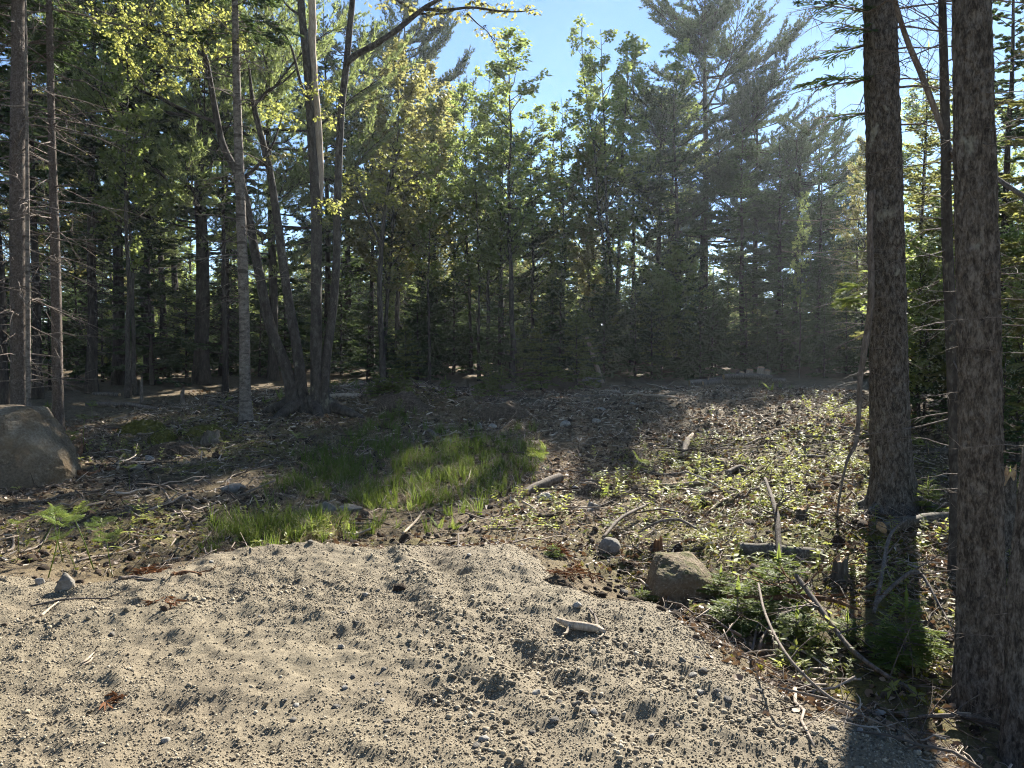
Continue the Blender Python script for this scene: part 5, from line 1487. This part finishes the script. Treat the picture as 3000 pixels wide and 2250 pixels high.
def gravel_stones():
    spots = [(1570, 2090, 42), (1640, 2125, 36), (1690, 2145, 38), (1740, 2170, 50), (1625, 2180, 44), (1560, 2200, 36), (1420, 2225, 50), (1395, 2250, 40), (1785, 2235, 46), (1010, 2060, 32), (985, 2115, 40), (1035, 2025, 26), (870, 2115, 30), (860, 2165, 34),
             (835, 2105, 26), (1070, 1780, 32), (1108, 1768, 22), (1005, 1840, 36), (1000, 1940, 34), (1032, 1830, 20), (1045, 1865, 20), (485, 2220, 42), (30, 2170, 26), (1135, 2170, 46), (1120, 2110, 24), (1105, 2060, 28), (1125, 2015, 28), (1690, 1825, 46), (1830, 1725, 40),
             (2390, 1980, 34), (2360, 1955, 26), (2480, 2120, 52), (2440, 2170, 48), (2520, 2160, 34), (2580, 2190, 46), (2100, 2100, 46), (2050, 2095, 36), (2130, 2115, 40), (2000, 1985, 36), (2040, 1960, 30), (2220, 2060, 40), (2060, 2010, 40), (2580, 2110, 44), (2270, 1985, 30), (2180, 1975, 34), (2030, 2020, 40),
             (1930, 1880, 30), (1985, 2200, 34), (1910, 2215, 30), (1800, 2005, 26), (1860, 1945, 26), (620, 1690, 20), (330, 1895, 28), (720, 1800, 22), (760, 1850, 18), (910, 1640, 26), (1270, 1605, 20), (1375, 1660, 24), (1525, 1690, 26), (1290, 2010, 24), (1200, 1950, 20), (1360, 1895, 20)]
    ms = [rock_mb(600 + i, 3, .4, .6, .2).mesh('loose_stone', M_STONE if i % 3 else M_STONE_L) for i in range(6)]
    ZN = {}
    for i, (px, py, w) in enumerate(spots):
        g = at(px, py); r = .40 * w * g[1] / FPX
        o = link('loose_stone', ms[i % 6], None, (g[0], g[1], Hs(g[0], g[1]) + r * .12)); o.scale = (r, r, r); o.rotation_euler = (random.gauss(0, .3), random.gauss(0, .3), random.uniform(0, 6))
        z_ = ('far ' if py < 1800 else 'near ' if py > 2080 else 'middle ') + ('left' if px < 900 else 'right' if px > 1900 else 'centre')
        ZN.setdefault(z_, []).append((px, o))
    words = ['leftmost', 'second', 'third', 'fourth', 'fifth', 'sixth', 'seventh', 'eighth', 'ninth', 'tenth', 'eleventh', 'twelfth']
    for z_, lst in ZN.items():
        lst.sort(key=lambda q: q[0]); n = len(lst)
        for i, (px, o) in enumerate(lst):
            w = 'the only one there' if n == 1 else 'leftmost of %d' % n if i == 0 else 'rightmost of %d' % n if i == n - 1 else (words[i] if i < 12 else '%dth' % (i + 1)) + ' from left of %d' % n
            tag(o, 'loose grey stone on the %s of the gravel, %s' % (z_, w), 'stone', 'loose stones on the gravel')
gravel_stones()

# ------------------------------------------------------------------ logs, stumps, sticks
def log(name, a, b, r0, r1, label, cat='log', mat=None, sides=14, rough=.12, bow=.02, group=None, cut=True):
    a = np.asarray(a, float); b = np.asarray(b, float)
    n = 10; t = np.linspace(0, 1, n)[:, None]; L = np.linalg.norm(b - a)
    p = a * (1 - t) + b * t + np.array([0, 0, bow * L]) * np.sin(t * PI) + rng.normal(0, .006 * L, (n, 3)) * np.sin(t * PI)
    mb = MB(); tube(mb, p - a, np.linspace(r0, r1, n), sides, rough=rough, rf=9, seed=int(rng.integers(99)), cap=False)
    for e, r, dr in ((0, r0, -1), (n - 1, r1, 1)):
        d = norm(p[1] - p[0] if e == 0 else p[-1] - p[-2]) * dr
        ring = np.arange(sides) + e * sides
        V = mb.V[0][ring]; c = V.mean(0) + d * .01
        W = np.vstack([V + d * .002, c]); T = np.stack([np.full(sides, sides), np.arange(sides), (np.arange(sides) + 1) % sides], -1)
        mb.add(W, T=T, m=1, smooth=False)
    o = link(name, mb.mesh(name, [mat or M_LOG, M_CUT if cut else (mat or M_LOG)]), None, a)
    tag(o, label, cat, group)
    return o

def glog(p0, p1, w0, w1, label, lift=.5, name='log', **k):
    a = at(*p0); b = at(*p1)
    r0 = w0 / 2 * a[1] / FPX; r1 = w1 / 2 * b[1] / FPX
    a[2] = Hs(a[0], a[1]) + r0 * lift; b[2] = Hs(b[0], b[1]) + r1 * lift
    return log(name, a, b, r0, r1, label, **k)

glog((2163, 1640), (2410, 1636), 40, 44, 'straight mossy log lying right of the rounded boulder')
glog((2582, 1572), (2860, 1510), 40, 34, 'grey log lying behind the nearest trunk, its end toward the left')
glog((955, 1168), (1055, 1160), 18, 16, 'pale log on the forest floor right of the maple clump', mat=M_DEADPALE)
glog((1540, 1448), (1640, 1412), 26, 30, 'short broken log right of the grass', mat=M_DEADWOOD)
glog((1236, 1245), (1282, 1283), 11, 14, 'dark stick slanting down to the grass', name='stick', cat='stick', mat=M_DEADWOOD)
glog((1555, 1148), (1640, 1156), 10, 8, 'pale pole lying at the foot of the bushy fir', mat=M_DEADPALE, name='pole', cat='pole')
glog((1670, 1165), (1790, 1170), 10, 8, 'thin grey pole lying across the clearing edge', mat=M_DEADWOOD, name='pole', cat='pole')
glog((255, 1185), (470, 1205), 14, 10, 'long dark fallen trunk in the shade behind the mossy humps', mat=M_DEADWOOD, name='log', cat='log')
glog((265, 1155), (350, 1160), 14, 12, 'short fallen trunk farthest back in the left woods', mat=M_DEADWOOD, name='log', cat='log')
glog((610, 1190), (700, 1210), 9, 8, 'grey pole lying left of the pale lit trunk', mat=M_DEADWOOD, name='pole', cat='pole')
glog((2390, 1250), (2500, 1256), 14, 12, 'dark log at the shadow edge left of the thick trunk', mat=M_DEADWOOD)
glog((2340, 1292), (2450, 1290), 10, 9, 'thin log just below the dark one left of the thick trunk', mat=M_LOG)
glog((2330, 1348), (2410, 1342), 16, 14, 'brown log on the sunny slope left of the thick trunk', mat=M_LOG)
glog((2900, 1345), (2720, 1330), 24, 20, 'shaded log between the two thick right trunks', mat=M_LOG)
glog((2170, 1200), (2260, 1238), 5, 5, 'thin pale pole slanting in the shaded clearing', mat=M_DEADPALE, name='pole', cat='pole')
glog((1790, 1160), (1990, 1175), 8, 6, 'thin pale pole lying below the log pile', mat=M_DEADPALE, name='pole', cat='pole')

def log_pile():
    L = [((2020, 1146), (2262, 1140), 20, 20, 0, 'lowest long log at the front of the log pile'), ((2080, 1150), (2290, 1154), 12, 14, 0, 'thin log lying in front of the log pile'), ((2060, 1128), (2240, 1118), 18, 20, .3, 'long grey log across the middle of the pile'),
         ((2075, 1112), (2110, 1138), 12, 9, .1, 'short slanting log at the left of the pile'), ((2135, 1122), (2165, 1086), 7, 5, .1, 'thin stick poking up left of the pile'), ((2190, 1140), (2300, 1128), 16, 14, .15, 'log at the right end of the pile'),
         ((2120, 1104), (2260, 1106), 16, 16, .45, 'dark log on top of the pile'), ((2060, 1160), (2150, 1166), 10, 10, 0, 'short pole fallen in front of the pile')]
    D = 24.0
    for (p0, p1, w0, w1, up, lab) in L:
        a = P(*p0, D - up); b = P(*p1, D - up * .5)
        for q in (a, b): q[2] = max(q[2], Gs(q[0], q[1]) + .06)
        log('log', a, b, w0 / 2 * D / FPX, w1 / 2 * D / FPX, lab, mat=M_DEADWOOD)
    for (px, py, w, h, lab) in ((2170, 1104, 16, 28, 'leftmost pale upright block on the log pile'), (2193, 1100, 22, 34, 'second pale upright block on the log pile'), (2226, 1094, 24, 36, 'tallest pale upright block on the log pile'), (2244, 1100, 20, 30, 'rightmost pale upright block on the log pile')):
        a = P(px, py + h / 2, D + .1); b = P(px + 4, py - h / 2, D)
        log('wood_block', a, b, w / 2 * D / FPX, w / 2.3 * D / FPX, lab, 'wood block', M_DEADPALE)
    a = P(1718, 985, 25.2); b = P(1765, 1108, 25.0); b[2] = Gs(b[0], b[1])
    log('leaning_pole', b, a, .085, .06, 'bare pale pole leaning to the left at the dark forest edge', 'pole', M_DEADPALE, bow=0)
    g = P(1750, 1108, 24.6); g[2] = Gs(g[0], g[1])
    o = boulder('stone', 1705, 1765, 1098, 1122, 77, 'flat topped grey rock at the foot of the leaning pole', M_STONE_L, sub=3, cat='stone', D=24.3)
log_pile()

def stump(px, py, w, h, label, mat=None, seed=0, D=None):
    g = at(px, py); D = g[1]; r = w / 2 * D / FPX; H_ = h * D / FPX
    rs = np.random.default_rng(seed); sides = 18; n = 8
    z = np.linspace(-.06, H_, n); th = np.arange(sides) * 2 * PI / sides
    R = r * (1 + .45 * np.exp(-np.maximum(z, 0) / (H_ * .3 + .01)))[:, None] * (1 + .1 * fbm(np.cos(th) * 2, np.sin(th) * 2, seed=seed))[None, :]
    Z = np.repeat(z[:, None], sides, 1); Z[-1] += rs.normal(0, .12 * H_, sides) + .12 * H_ * np.cos(th)
    V = np.stack([np.cos(th) * R, np.sin(th) * R, Z], -1).reshape(-1, 3)
    i = np.arange(n - 1)[:, None] * sides; j = np.arange(sides)[None, :]; k = (j + 1) % sides
    mb = MB(); mb.add(V, np.stack([i + j, i + k, i + sides + k, i + sides + j], -1).reshape(-1, 4))
    o = link('stump', mb.mesh('stump', mat or M_LOG), None, (g[0], g[1], Hs(g[0], g[1])))
    tag(o, label, 'stump')
    top = MB(); W = np.vstack([V[-sides:] * [.97, .97, 1], [0, 0, V[-sides:, 2].mean() - .012]])
    top.add(W, T=np.stack([np.full(sides, sides), np.arange(sides), (np.arange(sides) + 1) % sides], -1), smooth=False)
    link('cut_face', top.mesh('cut_face', M_CUT), o)
stump(2352, 1525, 34, 40, 'small cut stump left of the thick trunk foot', seed=1)
stump(2462, 1690, 40, 58, 'taller dark stump in front of the mossy log end', seed=2)
stump(2370, 1775, 38, 32, 'low stump behind the bright fir sapling', seed=3)
stump(1928, 1622, 24, 38, 'reddish rotten stub on top of the rounded boulder', M_DEADRED, 4)
stump(2494, 1320, 16, 20, 'small orange cut stub left of the thick trunk', M_DEADRED, 5)
stump(535, 1188, 12, 44, 'thin grey snag standing in the left woods', M_DEADWOOD, 6)
stump(415, 1178, 8, 70, 'slim broken snag left of the fallen trunk', M_DEADWOOD, 7)
stump(2360, 1325, 20, 24, 'small dark stub on the sunny slope', M_DEADWOOD, 8)
stump(620, 1295, 44, 26, 'low dark stump beside the mossy humps', M_LOG, 9)
stump(2945, 1622, 46, 230, 'tall brown broken stump just right behind the nearest trunk', M_BARK_ROUGH, 10)

def stick(pts, label, mat=None, tw=0, lift=.02, cat='branch', name='fallen_branch', group=None, tl=.3, rise=None):
    """fallen branch through ground points given as pixels with widths"""
    q = []
    for i, (px, py, w) in enumerate(pts):
        g = at(px, py); r = w / 2 * g[1] / FPX
        q.append((g[0], g[1], Hs(g[0], g[1]) + max(lift, r * .8) + (rise[i] if rise else 0), r))
    q = np.array(q); c = catmull(q, 7 * (len(q) - 1) + 1)
    rs = np.random.default_rng(len(pts) * 7 + int(pts[0][0]))
    mb = MB(); org = q[0, :3].copy()
    tube(mb, c[:, :3] - org, np.maximum(c[:, 3], .0015), 8, rough=.15, rf=20)
    for _ in range(tw):
        i = rs.integers(1, len(c) - 1); d = norm(norm(c[-1, :3] - c[0, :3]) * .6 + rs.normal(0, .7, 3)); d[2] = abs(d[2]) * .7 + .05
        twiggy(mb, c[i, :3] - org, d, rs.uniform(.3, 1) * tl, max(.0015, c[i, 3] * .5), rs, 1, 0, 5, .05, 3, 3)
    o = link(name, mb.mesh(name, mat or M_DEADWOOD), None, org)
    tag(o, label, cat, group)

# pale driftwood like stick on the gravel
stick([(1632, 1868, 14), (1672, 1884, 26), (1710, 1892, 28), (1745, 1902, 24), (1772, 1925, 10)], 'pale forked stick lying on the gravel right of centre', M_DEADPALE, 0, .025, 'stick', 'stick')
stick([(1672, 1884, 14), (1660, 1900, 9), (1650, 1908, 5)], 'short pale prong at the left end of the forked stick', M_DEADPALE, 0, .03, 'stick', 'stick')
stick([(1725, 1835, 6), (1742, 1865, 9), (1750, 1900, 10)], 'brown twig touching the pale forked stick', M_DEADWOOD, 3, .03, 'stick', 'stick')
stick([(1735, 1945, 3), (1758, 1938, 5), (1770, 1925, 5)], 'pale curved sliver below the forked stick', M_DEADPALE, 0, .015, 'stick', 'stick')
stick([(235, 1995, 4), (255, 1985, 8), (277, 1962, 3)], 'white peeled splinter lying on the left gravel', M_DEADPALE, 0, .012, 'stick', 'stick')
stick([(240, 2000, 3), (262, 1990, 6), (272, 1980, 3)], 'lower of the two white splinters on the left gravel', M_DEADPALE, 0, .01, 'stick', 'stick')
stick([(350, 1740, 14), (395, 1730, 12), (440, 1742, 8), (485, 1748, 5)], 'dark bark strip on the left gravel', M_DEADWOOD, 2, .01)
stick([(500, 1728, 10), (545, 1722, 16), (590, 1735, 8)], 'brown splintered slab on the gravel, upper left', M_DEADRED, 2, .012)
stick([(90, 1815, 6), (180, 1805, 7), (250, 1795, 6), (325, 1790, 5)], 'long thin dark root across the left gravel', M_DEADWOOD, 4, .012)
stick([(120, 1850, 10), (150, 1828, 6), (172, 1812, 3)], 'pale curled bark piece on the left gravel', M_DEADPALE, 0, .012, 'stick', 'stick')
# long dead boughs at the lower right
stick([(2330, 1815, 16), (2390, 1870, 15), (2480, 1945, 14), (2570, 2010, 13), (2650, 2050, 9), (2690, 2090, 5)], 'long grey dead bough slanting down right beside the gravel shoulder', M_DEADWOOD, 9, .05, tl=.7, rise=[.25, .18, .10, .05, .02, .0])
stick([(2130, 1800, 22), (2230, 1805, 18), (2330, 1830, 16), (2430, 1838, 14), (2515, 1835, 8)], 'crooked brown bough behind the fir saplings', M_DEADRED, 6, .06, tl=.6, rise=[.05, .08, .1, .1, .05])
stick([(2220, 1900, 6), (2240, 1990, 8), (2300, 2080, 9), (2400, 2160, 9), (2500, 2210, 8), (2620, 2240, 5)], 'thin bent branch drooping over the stony shoulder', M_DEADWOOD, 9, .06, tl=.5, rise=[.4, .3, .18, .1, .06, .03])
stick([(2280, 2060, 7), (2400, 2080, 8), (2520, 2110, 8), (2640, 2160, 8), (2780, 2210, 5)], 'grey branch lying on the stones at lower right', M_DEADWOOD, 8, .05, tl=.5)
stick([(2560, 1830, 12), (2580, 1770, 12), (2600, 1690, 11), (2625, 1620, 8), (2655, 1570, 4)], 'pale crooked branch standing in the trunk shadow', M_DEADWOOD, 7, .05, tl=.5, rise=[.02, .1, .22, .2, .1])
stick([(2560, 1820, 12), (2630, 1775, 12), (2690, 1770, 11), (2750, 1830, 7), (2800, 1900, 4)], 'arched grey branch across the trunk shadow', M_DEADWOOD, 7, .05, tl=.5, rise=[.02, .1, .16, .1, .05])
stick([(2690, 2150, 11), (2800, 2140, 13), (2880, 2155, 12), (2990, 2190, 8)], 'grey branch in the dark at the foot of the nearest trunk', M_DEADWOOD, 8, .06, tl=.5)
stick([(1765, 1600, 9), (1810, 1565, 10), (1850, 1545, 10), (1905, 1515, 7)], 'dark straight branch rising above the angular rock', M_DEADWOOD, 3, .06, tl=.3, rise=[.03, .06, .08, .1])
stick([(1870, 1605, 6), (1930, 1598, 8), (1990, 1600, 9), (2040, 1618, 6)], 'branch lying across the top of the rounded boulder', M_DEADWOOD, 6, .05, tl=.5, rise=[.12, .2, .2, .12])
stick([(2285, 1690, 20), (2280, 1640, 18), (2275, 1600, 17), (2262, 1570, 13), (2240, 1520, 8)], 'broken brown sapling stem standing before the mossy log', M_BARK_SPRUCE, 7, .02, 'snag', 'broken_sapling', tl=.5, rise=[-.05, .12, .24, .34, .42])
stick([(1215, 1040, 5), (1200, 1120, 6)], 'thin bare twig standing at the shaded edge', M_DEADWOOD, 4, .02, rise=[.0, .0])
for i, p in enumerate([[(575, 1545, 6), (610, 1525, 8), (640, 1505, 5)], [(345, 1385, 9), (352, 1345, 7), (370, 1325, 5)], [(375, 1250, 10), (395, 1270, 9), (412, 1282, 6)], [(460, 1305, 6), (520, 1300, 6), (565, 1298, 4)], [(205, 1380, 10), (230, 1340, 16), (245, 1310, 8)],
                       [(225, 1395, 20), (265, 1400, 12), (300, 1382, 9), (345, 1380, 9)], [(1000, 1535, 5), (1060, 1540, 6), (1120, 1535, 4)], [(2060, 1420, 10), (1980, 1432, 10), (1930, 1430, 6)], [(1700, 1415, 8), (1750, 1425, 8), (1800, 1440, 5)], [(1890, 1385, 8), (1950, 1388, 10), (2025, 1382, 9)],
                       [(2000, 1345, 7), (2012, 1300, 20), (2030, 1272, 8)], [(2130, 1400, 20), (2165, 1385, 14), (2185, 1380, 8)], [(1700, 1490, 6), (1770, 1480, 6), (1860, 1440, 4)], [(2180, 1305, 6), (2230, 1280, 6), (2290, 1262, 4)], [(560, 1620, 6), (600, 1590, 7), (620, 1560, 5)],
                       [(1430, 1555, 5), (1480, 1560, 7), (1540, 1548, 4)], [(1180, 1580, 8), (1215, 1540, 7), (1240, 1500, 4)], [(60, 1640, 5), (120, 1600, 6), (150, 1560, 5)], [(20, 1640, 6), (38, 1610, 8), (40, 1580, 5)], [(2070, 1500, 6), (2130, 1470, 7), (2200, 1440, 4)],
                       [(1900, 1300, 7), (1960, 1310, 9), (2010, 1330, 6)], [(500, 1470, 5), (470, 1440, 6), (400, 1420, 4)], [(760, 1400, 6), (800, 1395, 8), (850, 1400, 5)]]):
    words = ['short branch above the pale grass clump', 'curved root end poking up right of the boulder', 'stick leaning on the nearer moss hump', 'thin stick lying below the moss humps', 'orange splintered root beside the boulder', 'torn root arching right of the boulder', 'dark twig along the gravel edge left of centre', 'thick stick on the litter below the shaded ground',
             'stick under the shard of rock', 'pale stick above the rounded brown stone', 'grey upright stub of wood on the shadow edge', 'white split chunk of wood beside the brown stone', 'long thin twig on the mossy slope', 'thin dry twig left of the half buried stone', 'branch sticking out of the gravel edge, left', 'twig along the gravel edge, right of centre',
             'forked twig standing at the gravel edge', 'pale twig among the bracken', 'pale bark piece at the far left gravel edge', 'bent twig right of the bracken', 'stick at the dark shadow boundary', 'grey twig among the dirt left of the hollow', 'pale stick in front of the left grass']
    stick(p, words[i], (M_DEADWOOD, M_DEADPALE, M_DEADWOOD)[i % 3] if i not in (4, 5) else M_DEADRED, 2 if i not in (10, 11) else 0, .02, 'stick', 'stick', tl=.25)
# ------------------------------------------------------------------ ferns, saplings, rusty brush
def frond(mb, p0, d, L, rs, wid=.34, n=16, arch=.35, m=0, tipdroop=.25):
    """one fern frond: rachis with paired leaflets that shorten to the tip"""
    d = np.asarray(d, float); h = norm(np.array([d[0], d[1], 0]) + 1e-6); t = np.linspace(0, 1, 8)
    sp = p0 + norm(d) * (L * t)[:, None] + h * (arch * L * t ** 2)[:, None] - np.array([0, 0, 1.]) * (tipdroop * L * t ** 2.4)[:, None]
    tube(mb, sp, np.linspace(.004, .0012, 8) * (L / .5), 4, m=m, val=.8, cap=False)
    s_ = np.repeat(np.linspace(.22, .98, n), 2); i = np.minimum((s_ * 7).astype(int), 6); f = s_ * 7 - i
    b = sp[i] * (1 - f)[:, None] + sp[i + 1] * f[:, None]; tn = norm(sp[i + 1] - sp[i])
    lat = norm(np.cross(tn, [0, 0, 1.]) + 1e-6) * np.tile([1., -1.], n)[:, None]
    dd = norm(lat + tn * .45 + rs.normal(0, .10, (2 * n, 3)) + np.array([0, 0, -.12]))
    ln = wid * L * (1.03 - s_) ** .75 * np.sin(np.clip(s_ * 4, .6, 1.57)) + .01
    nr = np.cross(dd, lat); sdv = norm(np.cross(dd, np.cross(tn, dd)))
    kites(mb, b, dd, ln, np.maximum(ln * .38, .009), tn + rs.normal(0, .12, (2 * n, 3)), m=m, val=np.clip(rs.normal(.5, .2, 2 * n), 0, 1), mid=.4)

def fern_stock():
    out = {}
    rs = np.random.default_rng(700)
    out['bracken'] = []
    for i in range(4):      # bracken: tall stalk with three spreading blades
        st = MB(); tube(st, [[0, 0, -.03], [.01, .01, .25], [.03, 0, .5]], [.006, .005, .004], 5, val=.3)
        fr = []
        for k in range(3):
            az = k * 2.1 + rs.uniform(-.4, .4) + i
            mb = MB(); n = 9; L = rs.uniform(.17, .27)
            d = np.array([math.cos(az), math.sin(az), rs.uniform(.1, .9)])
            # twice divided blade
            t = np.linspace(0, 1, 6); sp = np.array([.03, 0, .5]) + norm(d) * (L * t)[:, None] - np.array([0, 0, .16 * L]) * (t ** 2)[:, None]
            tube(mb, sp, np.linspace(.003, .001, 6), 4, cap=False, val=.6)
            for s_ in np.linspace(.12, .95, n):
                q = sp[0] + (sp[-1] - sp[0]) * s_; q[2] = np.interp(s_, t, sp[:, 2])
                for sg in (1, -1):
                    lat = norm(np.cross(norm(d), [0, 0, 1.])) * sg
                    frond(mb, q, lat * .9 + norm(d) * .45 + np.array([0, 0, rs.normal(0, .08)]), L * .55 * (1.05 - s_) ** .8 + .02, rs, .32, 6, .05, tipdroop=.12)
            fr.append(mb)
        out['bracken'].append((st.mesh('stalk', M_FERN), [f.mesh('frond', M_FERN) for f in fr]))
    out['rosette'] = []
    for i in range(4):      # upright fern of single fronds
        fr = []
        for k in range((4, 6, 3, 5)[i]):
            az = rs.uniform(0, 6.28); mb = MB()
            frond(mb, np.array([rs.normal(0, .03), rs.normal(0, .03), 0]), [math.cos(az) * .3, math.sin(az) * .3, 1.0], rs.uniform(.6, 1.0), rs, .20, 18, .28, tipdroop=.12)
            fr.append(mb)
        out['rosette'].append((None, [f.mesh('frond', M_FERN) for f in fr]))
    return out
FERN = fern_stock()
YF = [MB() for _ in range(2)]
def fern(kind, px, py, hpx, label, group=None, yellow=False, i=None, name='fern'):
    g = at(px, py); D = g[1]
    e = thing(name, (g[0], g[1], Hs(g[0], g[1])), label, 'fern', group)
    i = int(rng.integers(4)) if i is None else i
    st, fr = FERN[kind][i % 4]
    h0 = .52 if kind == 'bracken' else .85
    s_ = hpx * D / FPX / h0
    e.scale = (s_, s_, s_); e.rotation_euler = (random.gauss(.15, .28), random.gauss(0, .25), random.uniform(0, 6.28))
    if st: link('stalk', st, e)
    for f in fr: link('frond', f, e)

BR = [(185, 1660, 150), (225, 1690, 110), (275, 1670, 170), (330, 1680, 120), (110, 1640, 130), (55, 1620, 90), (300, 1600, 90), (140, 1690, 175), (240, 1600, 70)]
BR.sort()
for i, (px, py, h) in enumerate(BR):
    fern('bracken', px, py, h, 'bracken on a tall stalk below the boulder, ' + ('leftmost' if i == 0 else 'rightmost' if i == len(BR) - 1 else '%d%s from left' % (i + 1, {1: 'st', 2: 'nd', 3: 'rd'}.get(i + 1, 'th'))) + ' of %d' % len(BR), 'bracken below the boulder', i=i)
for (k, px, py, h, lab) in [
    ('bracken', 1822, 1425, 85, 'sunlit bracken alone on the dark litter right of the grass'), ('rosette', 1768, 1452, 42, 'small yellow fern beside the short broken log'), ('bracken', 1550, 1440, 110, 'lone bracken stalk at the right end of the grass'),
    ('bracken', 245, 1315, 90, 'light bracken right behind the boulder'), ('bracken', 270, 1240, 55, 'bracken by the foot of the slim spruce trunk'), ('bracken', 215, 1330, 70, 'bracken between boulder and slim spruce trunk'),
    ('rosette', 1095, 1500, 70, 'single bright frond standing at the front of the grass'), ('rosette', 1010, 1545, 70, 'pale frond rising left of the gravel edge grass'), ('rosette', 1160, 1495, 52, 'drooping fern cluster in front of the grass, left one'), ('rosette', 1200, 1500, 55, 'drooping fern cluster in front of the grass, right one'),
    ('rosette', 1285, 1560, 55, 'upright fern at the gravel edge, left of a pair'), ('rosette', 1325, 1560, 55, 'upright fern at the gravel edge, right of a pair'), ('rosette', 1480, 1440, 60, 'fern at the right front of the hollow'), ('rosette', 1400, 1460, 50, 'fern in the middle front of the hollow'),
    ('rosette', 660, 1180, 34, 'small lit fern left of the pale lit trunk'), ('rosette', 770, 1185, 40, 'lit fern between the pale trunk and the maple clump, left'), ('rosette', 820, 1178, 44, 'lit fern between the pale trunk and the maple clump, right'), ('bracken', 745, 1450, 60, 'fern on the dirt left of the hollow'), ('bracken', 850, 1345, 70, 'dim bracken at the back left of the hollow'),
    ('rosette', 1240, 1420, 60, 'fern in the grass centre'), ('rosette', 1360, 1340, 50, 'fern at the back of the grass'), ('rosette', 1600, 1330, 44, 'fern at the right back of the grass'), ('bracken', 380, 1440, 70, 'bracken on the roots right of the boulder'), ('rosette', 2260, 1150, 40, 'fern at the right end of the log pile'), ('rosette', 2470, 1240, 34, 'small bright fern at the left of the thick trunk'),
    ('rosette', 760, 1500, 55, 'fern above the pale grass clump'), ('bracken', 2060, 1490, 60, 'tuft of leafy stems on the sunny slope'), ('bracken', 1730, 1600, 45, 'small bracken left of the angular rock')]:
    fern(k, px, py, h, lab)

def fir(px, py, hpx, label, wide=1.0, i=0, name='fir_sapling', mat=None, D=None):
    g = at(px, py); D = g[1]
    e = plant('fs%d' % (i % 3), name, g[0], g[1], hpx * D / FPX, wide=wide, z=Hs(g[0], g[1]))
    tag(e, label, 'fir sapling', 'fir saplings on the clearing floor')
for i, (px, py, h, w, lab) in enumerate([
    (2285, 1790, 170, 1.6, 'bright green fir sapling behind the gravel shoulder, taller one'), (2160, 1840, 130, 1.9, 'low bright fir sapling at the gravel shoulder'), (2330, 1900, 110, 1.9, 'low fir sapling beside the long dead bough'), (2110, 1760, 90, 1.6, 'dim fir sapling in front of the rounded boulder'), (2650, 1960, 200, 1.3, 'shadowed fir sapling left of the nearest trunk'), (2480, 1900, 110, 1.6, 'fir sapling at the edge of the trunk shadow'),
    (1110, 1150, 52, 1.4, 'little fir on top of the grassy mound, left one'), (1150, 1148, 62, 1.4, 'little fir on top of the grassy mound, middle one'), (1185, 1152, 50, 1.4, 'little fir on top of the grassy mound, right one'), (1085, 1165, 40, 1.5, 'tiny fir at the left foot of the mound'), (1170, 1228, 60, .9, 'bright slim fir in front of the mound'),
    (1305, 1152, 48, 1.3, 'small fir right of the mound'), (1325, 1165, 30, 1.4, 'tiny fir right of the mound'), (1430, 1160, 92, 1.1, 'fir sapling left of the bushy fir, taller one'), (1470, 1160, 80, 1.2, 'fir sapling left of the bushy fir, right one'), (1400, 1168, 40, 1.2, 'fir sapling left of the bushy fir, lowest one'), (1520, 1150, 44, 1.2, 'small fir at the foot of the bushy fir'),
    (1200, 1165, 34, 1.3, 'tiny fir behind the mound'), (1740, 1135, 46, 1.2, 'small fir by the leaning pole'), (140, 1240, 60, 1.3, 'fir tuft behind the boulder'), (2720, 1500, 90, 1.2, 'fir sapling behind the nearest trunk'), (2900, 1750, 110, 1.2, 'fir sapling right of the nearest trunk'), (2960, 1560, 150, 1.2, 'leafy fir at the right edge'), (1880, 1760, 60, 1.6, 'fir sprig beside the rounded boulder'), (1620, 1640, 40, 1.7, 'fir sprig lying at the gravel corner')]):
    fir(px, py, h, lab, w, i)

def rusty(px, py, wpx, hpx, label, seed):
    g = at(px, py); D = g[1]; s_ = D / FPX; rs = np.random.default_rng(seed)
    mb = MB(); br = MB()
    for k in range(4 if hpx < 25 else 8):
        az = rs.uniform(0, 6.28); L = wpx * .5 * s_ * rs.uniform(.5, 1.1)
        needle_branch(mb, br, np.array([rs.normal(0, .03), rs.normal(0, .03), .02]), az, rs.uniform(.0, .15) if hpx < 25 else rs.uniform(.2, 1.1), max(L, hpx * s_ * rs.uniform(.4, .9)), rs, .012, .014, .3, .1, .003, .45, sub=True)
    e = thing('dead_fir_brush', (g[0], g[1], Hs(g[0], g[1])), label, 'brush')
    link('branches', br.mesh('branches', M_DEADWOOD), e); link('needles', mb.mesh('needles', M_RUST), e)
rusty(1670, 1690, 130, 70, 'rusty dead fir brush at the right corner of the gravel', 1)
rusty(1640, 1640, 50, 70, 'upright rust red sprig above the dead brush', 2)
rusty(480, 1828, 30, 10, 'rust red sprig lying on the left gravel', 4)
rusty(350, 2112, 24, 10, 'rust red sprig low on the left gravel', 5)
rusty(430, 1700, 46, 50, 'dead brown sprig standing on the left gravel edge', 7)
# ------------------------------------------------------------------ the air
def haze():
    m, t, out = nt('haze_air')
    v = t.nodes.new('ShaderNodeVolumePrincipled')
    v.inputs['Color'].default_value = (.84, .92, 1.0, 1)
    v.inputs['Density'].default_value = .00045
    v.inputs['Anisotropy'].default_value = .5
    t.links.new(v.outputs[0], out.inputs['Volume'])
    a, b = np.array([-175., -55, -4]), np.array([175., 290, 26])
    V = [[(a, b)[i][0], (a, b)[j][1], (a, b)[k][2]] for k in (0, 1) for j in (0, 1) for i in (0, 1)]
    mb = MB(); mb.add(V, [[0, 2, 3, 1], [4, 5, 7, 6], [0, 1, 5, 4], [2, 6, 7, 3], [0, 4, 6, 2], [1, 3, 7, 5]], smooth=False)
    o = link('haze', mb.mesh('haze', m))
    tag(o, 'thin bluish haze in the air of the clearing and forest', 'haze', kind='stuff')
haze()
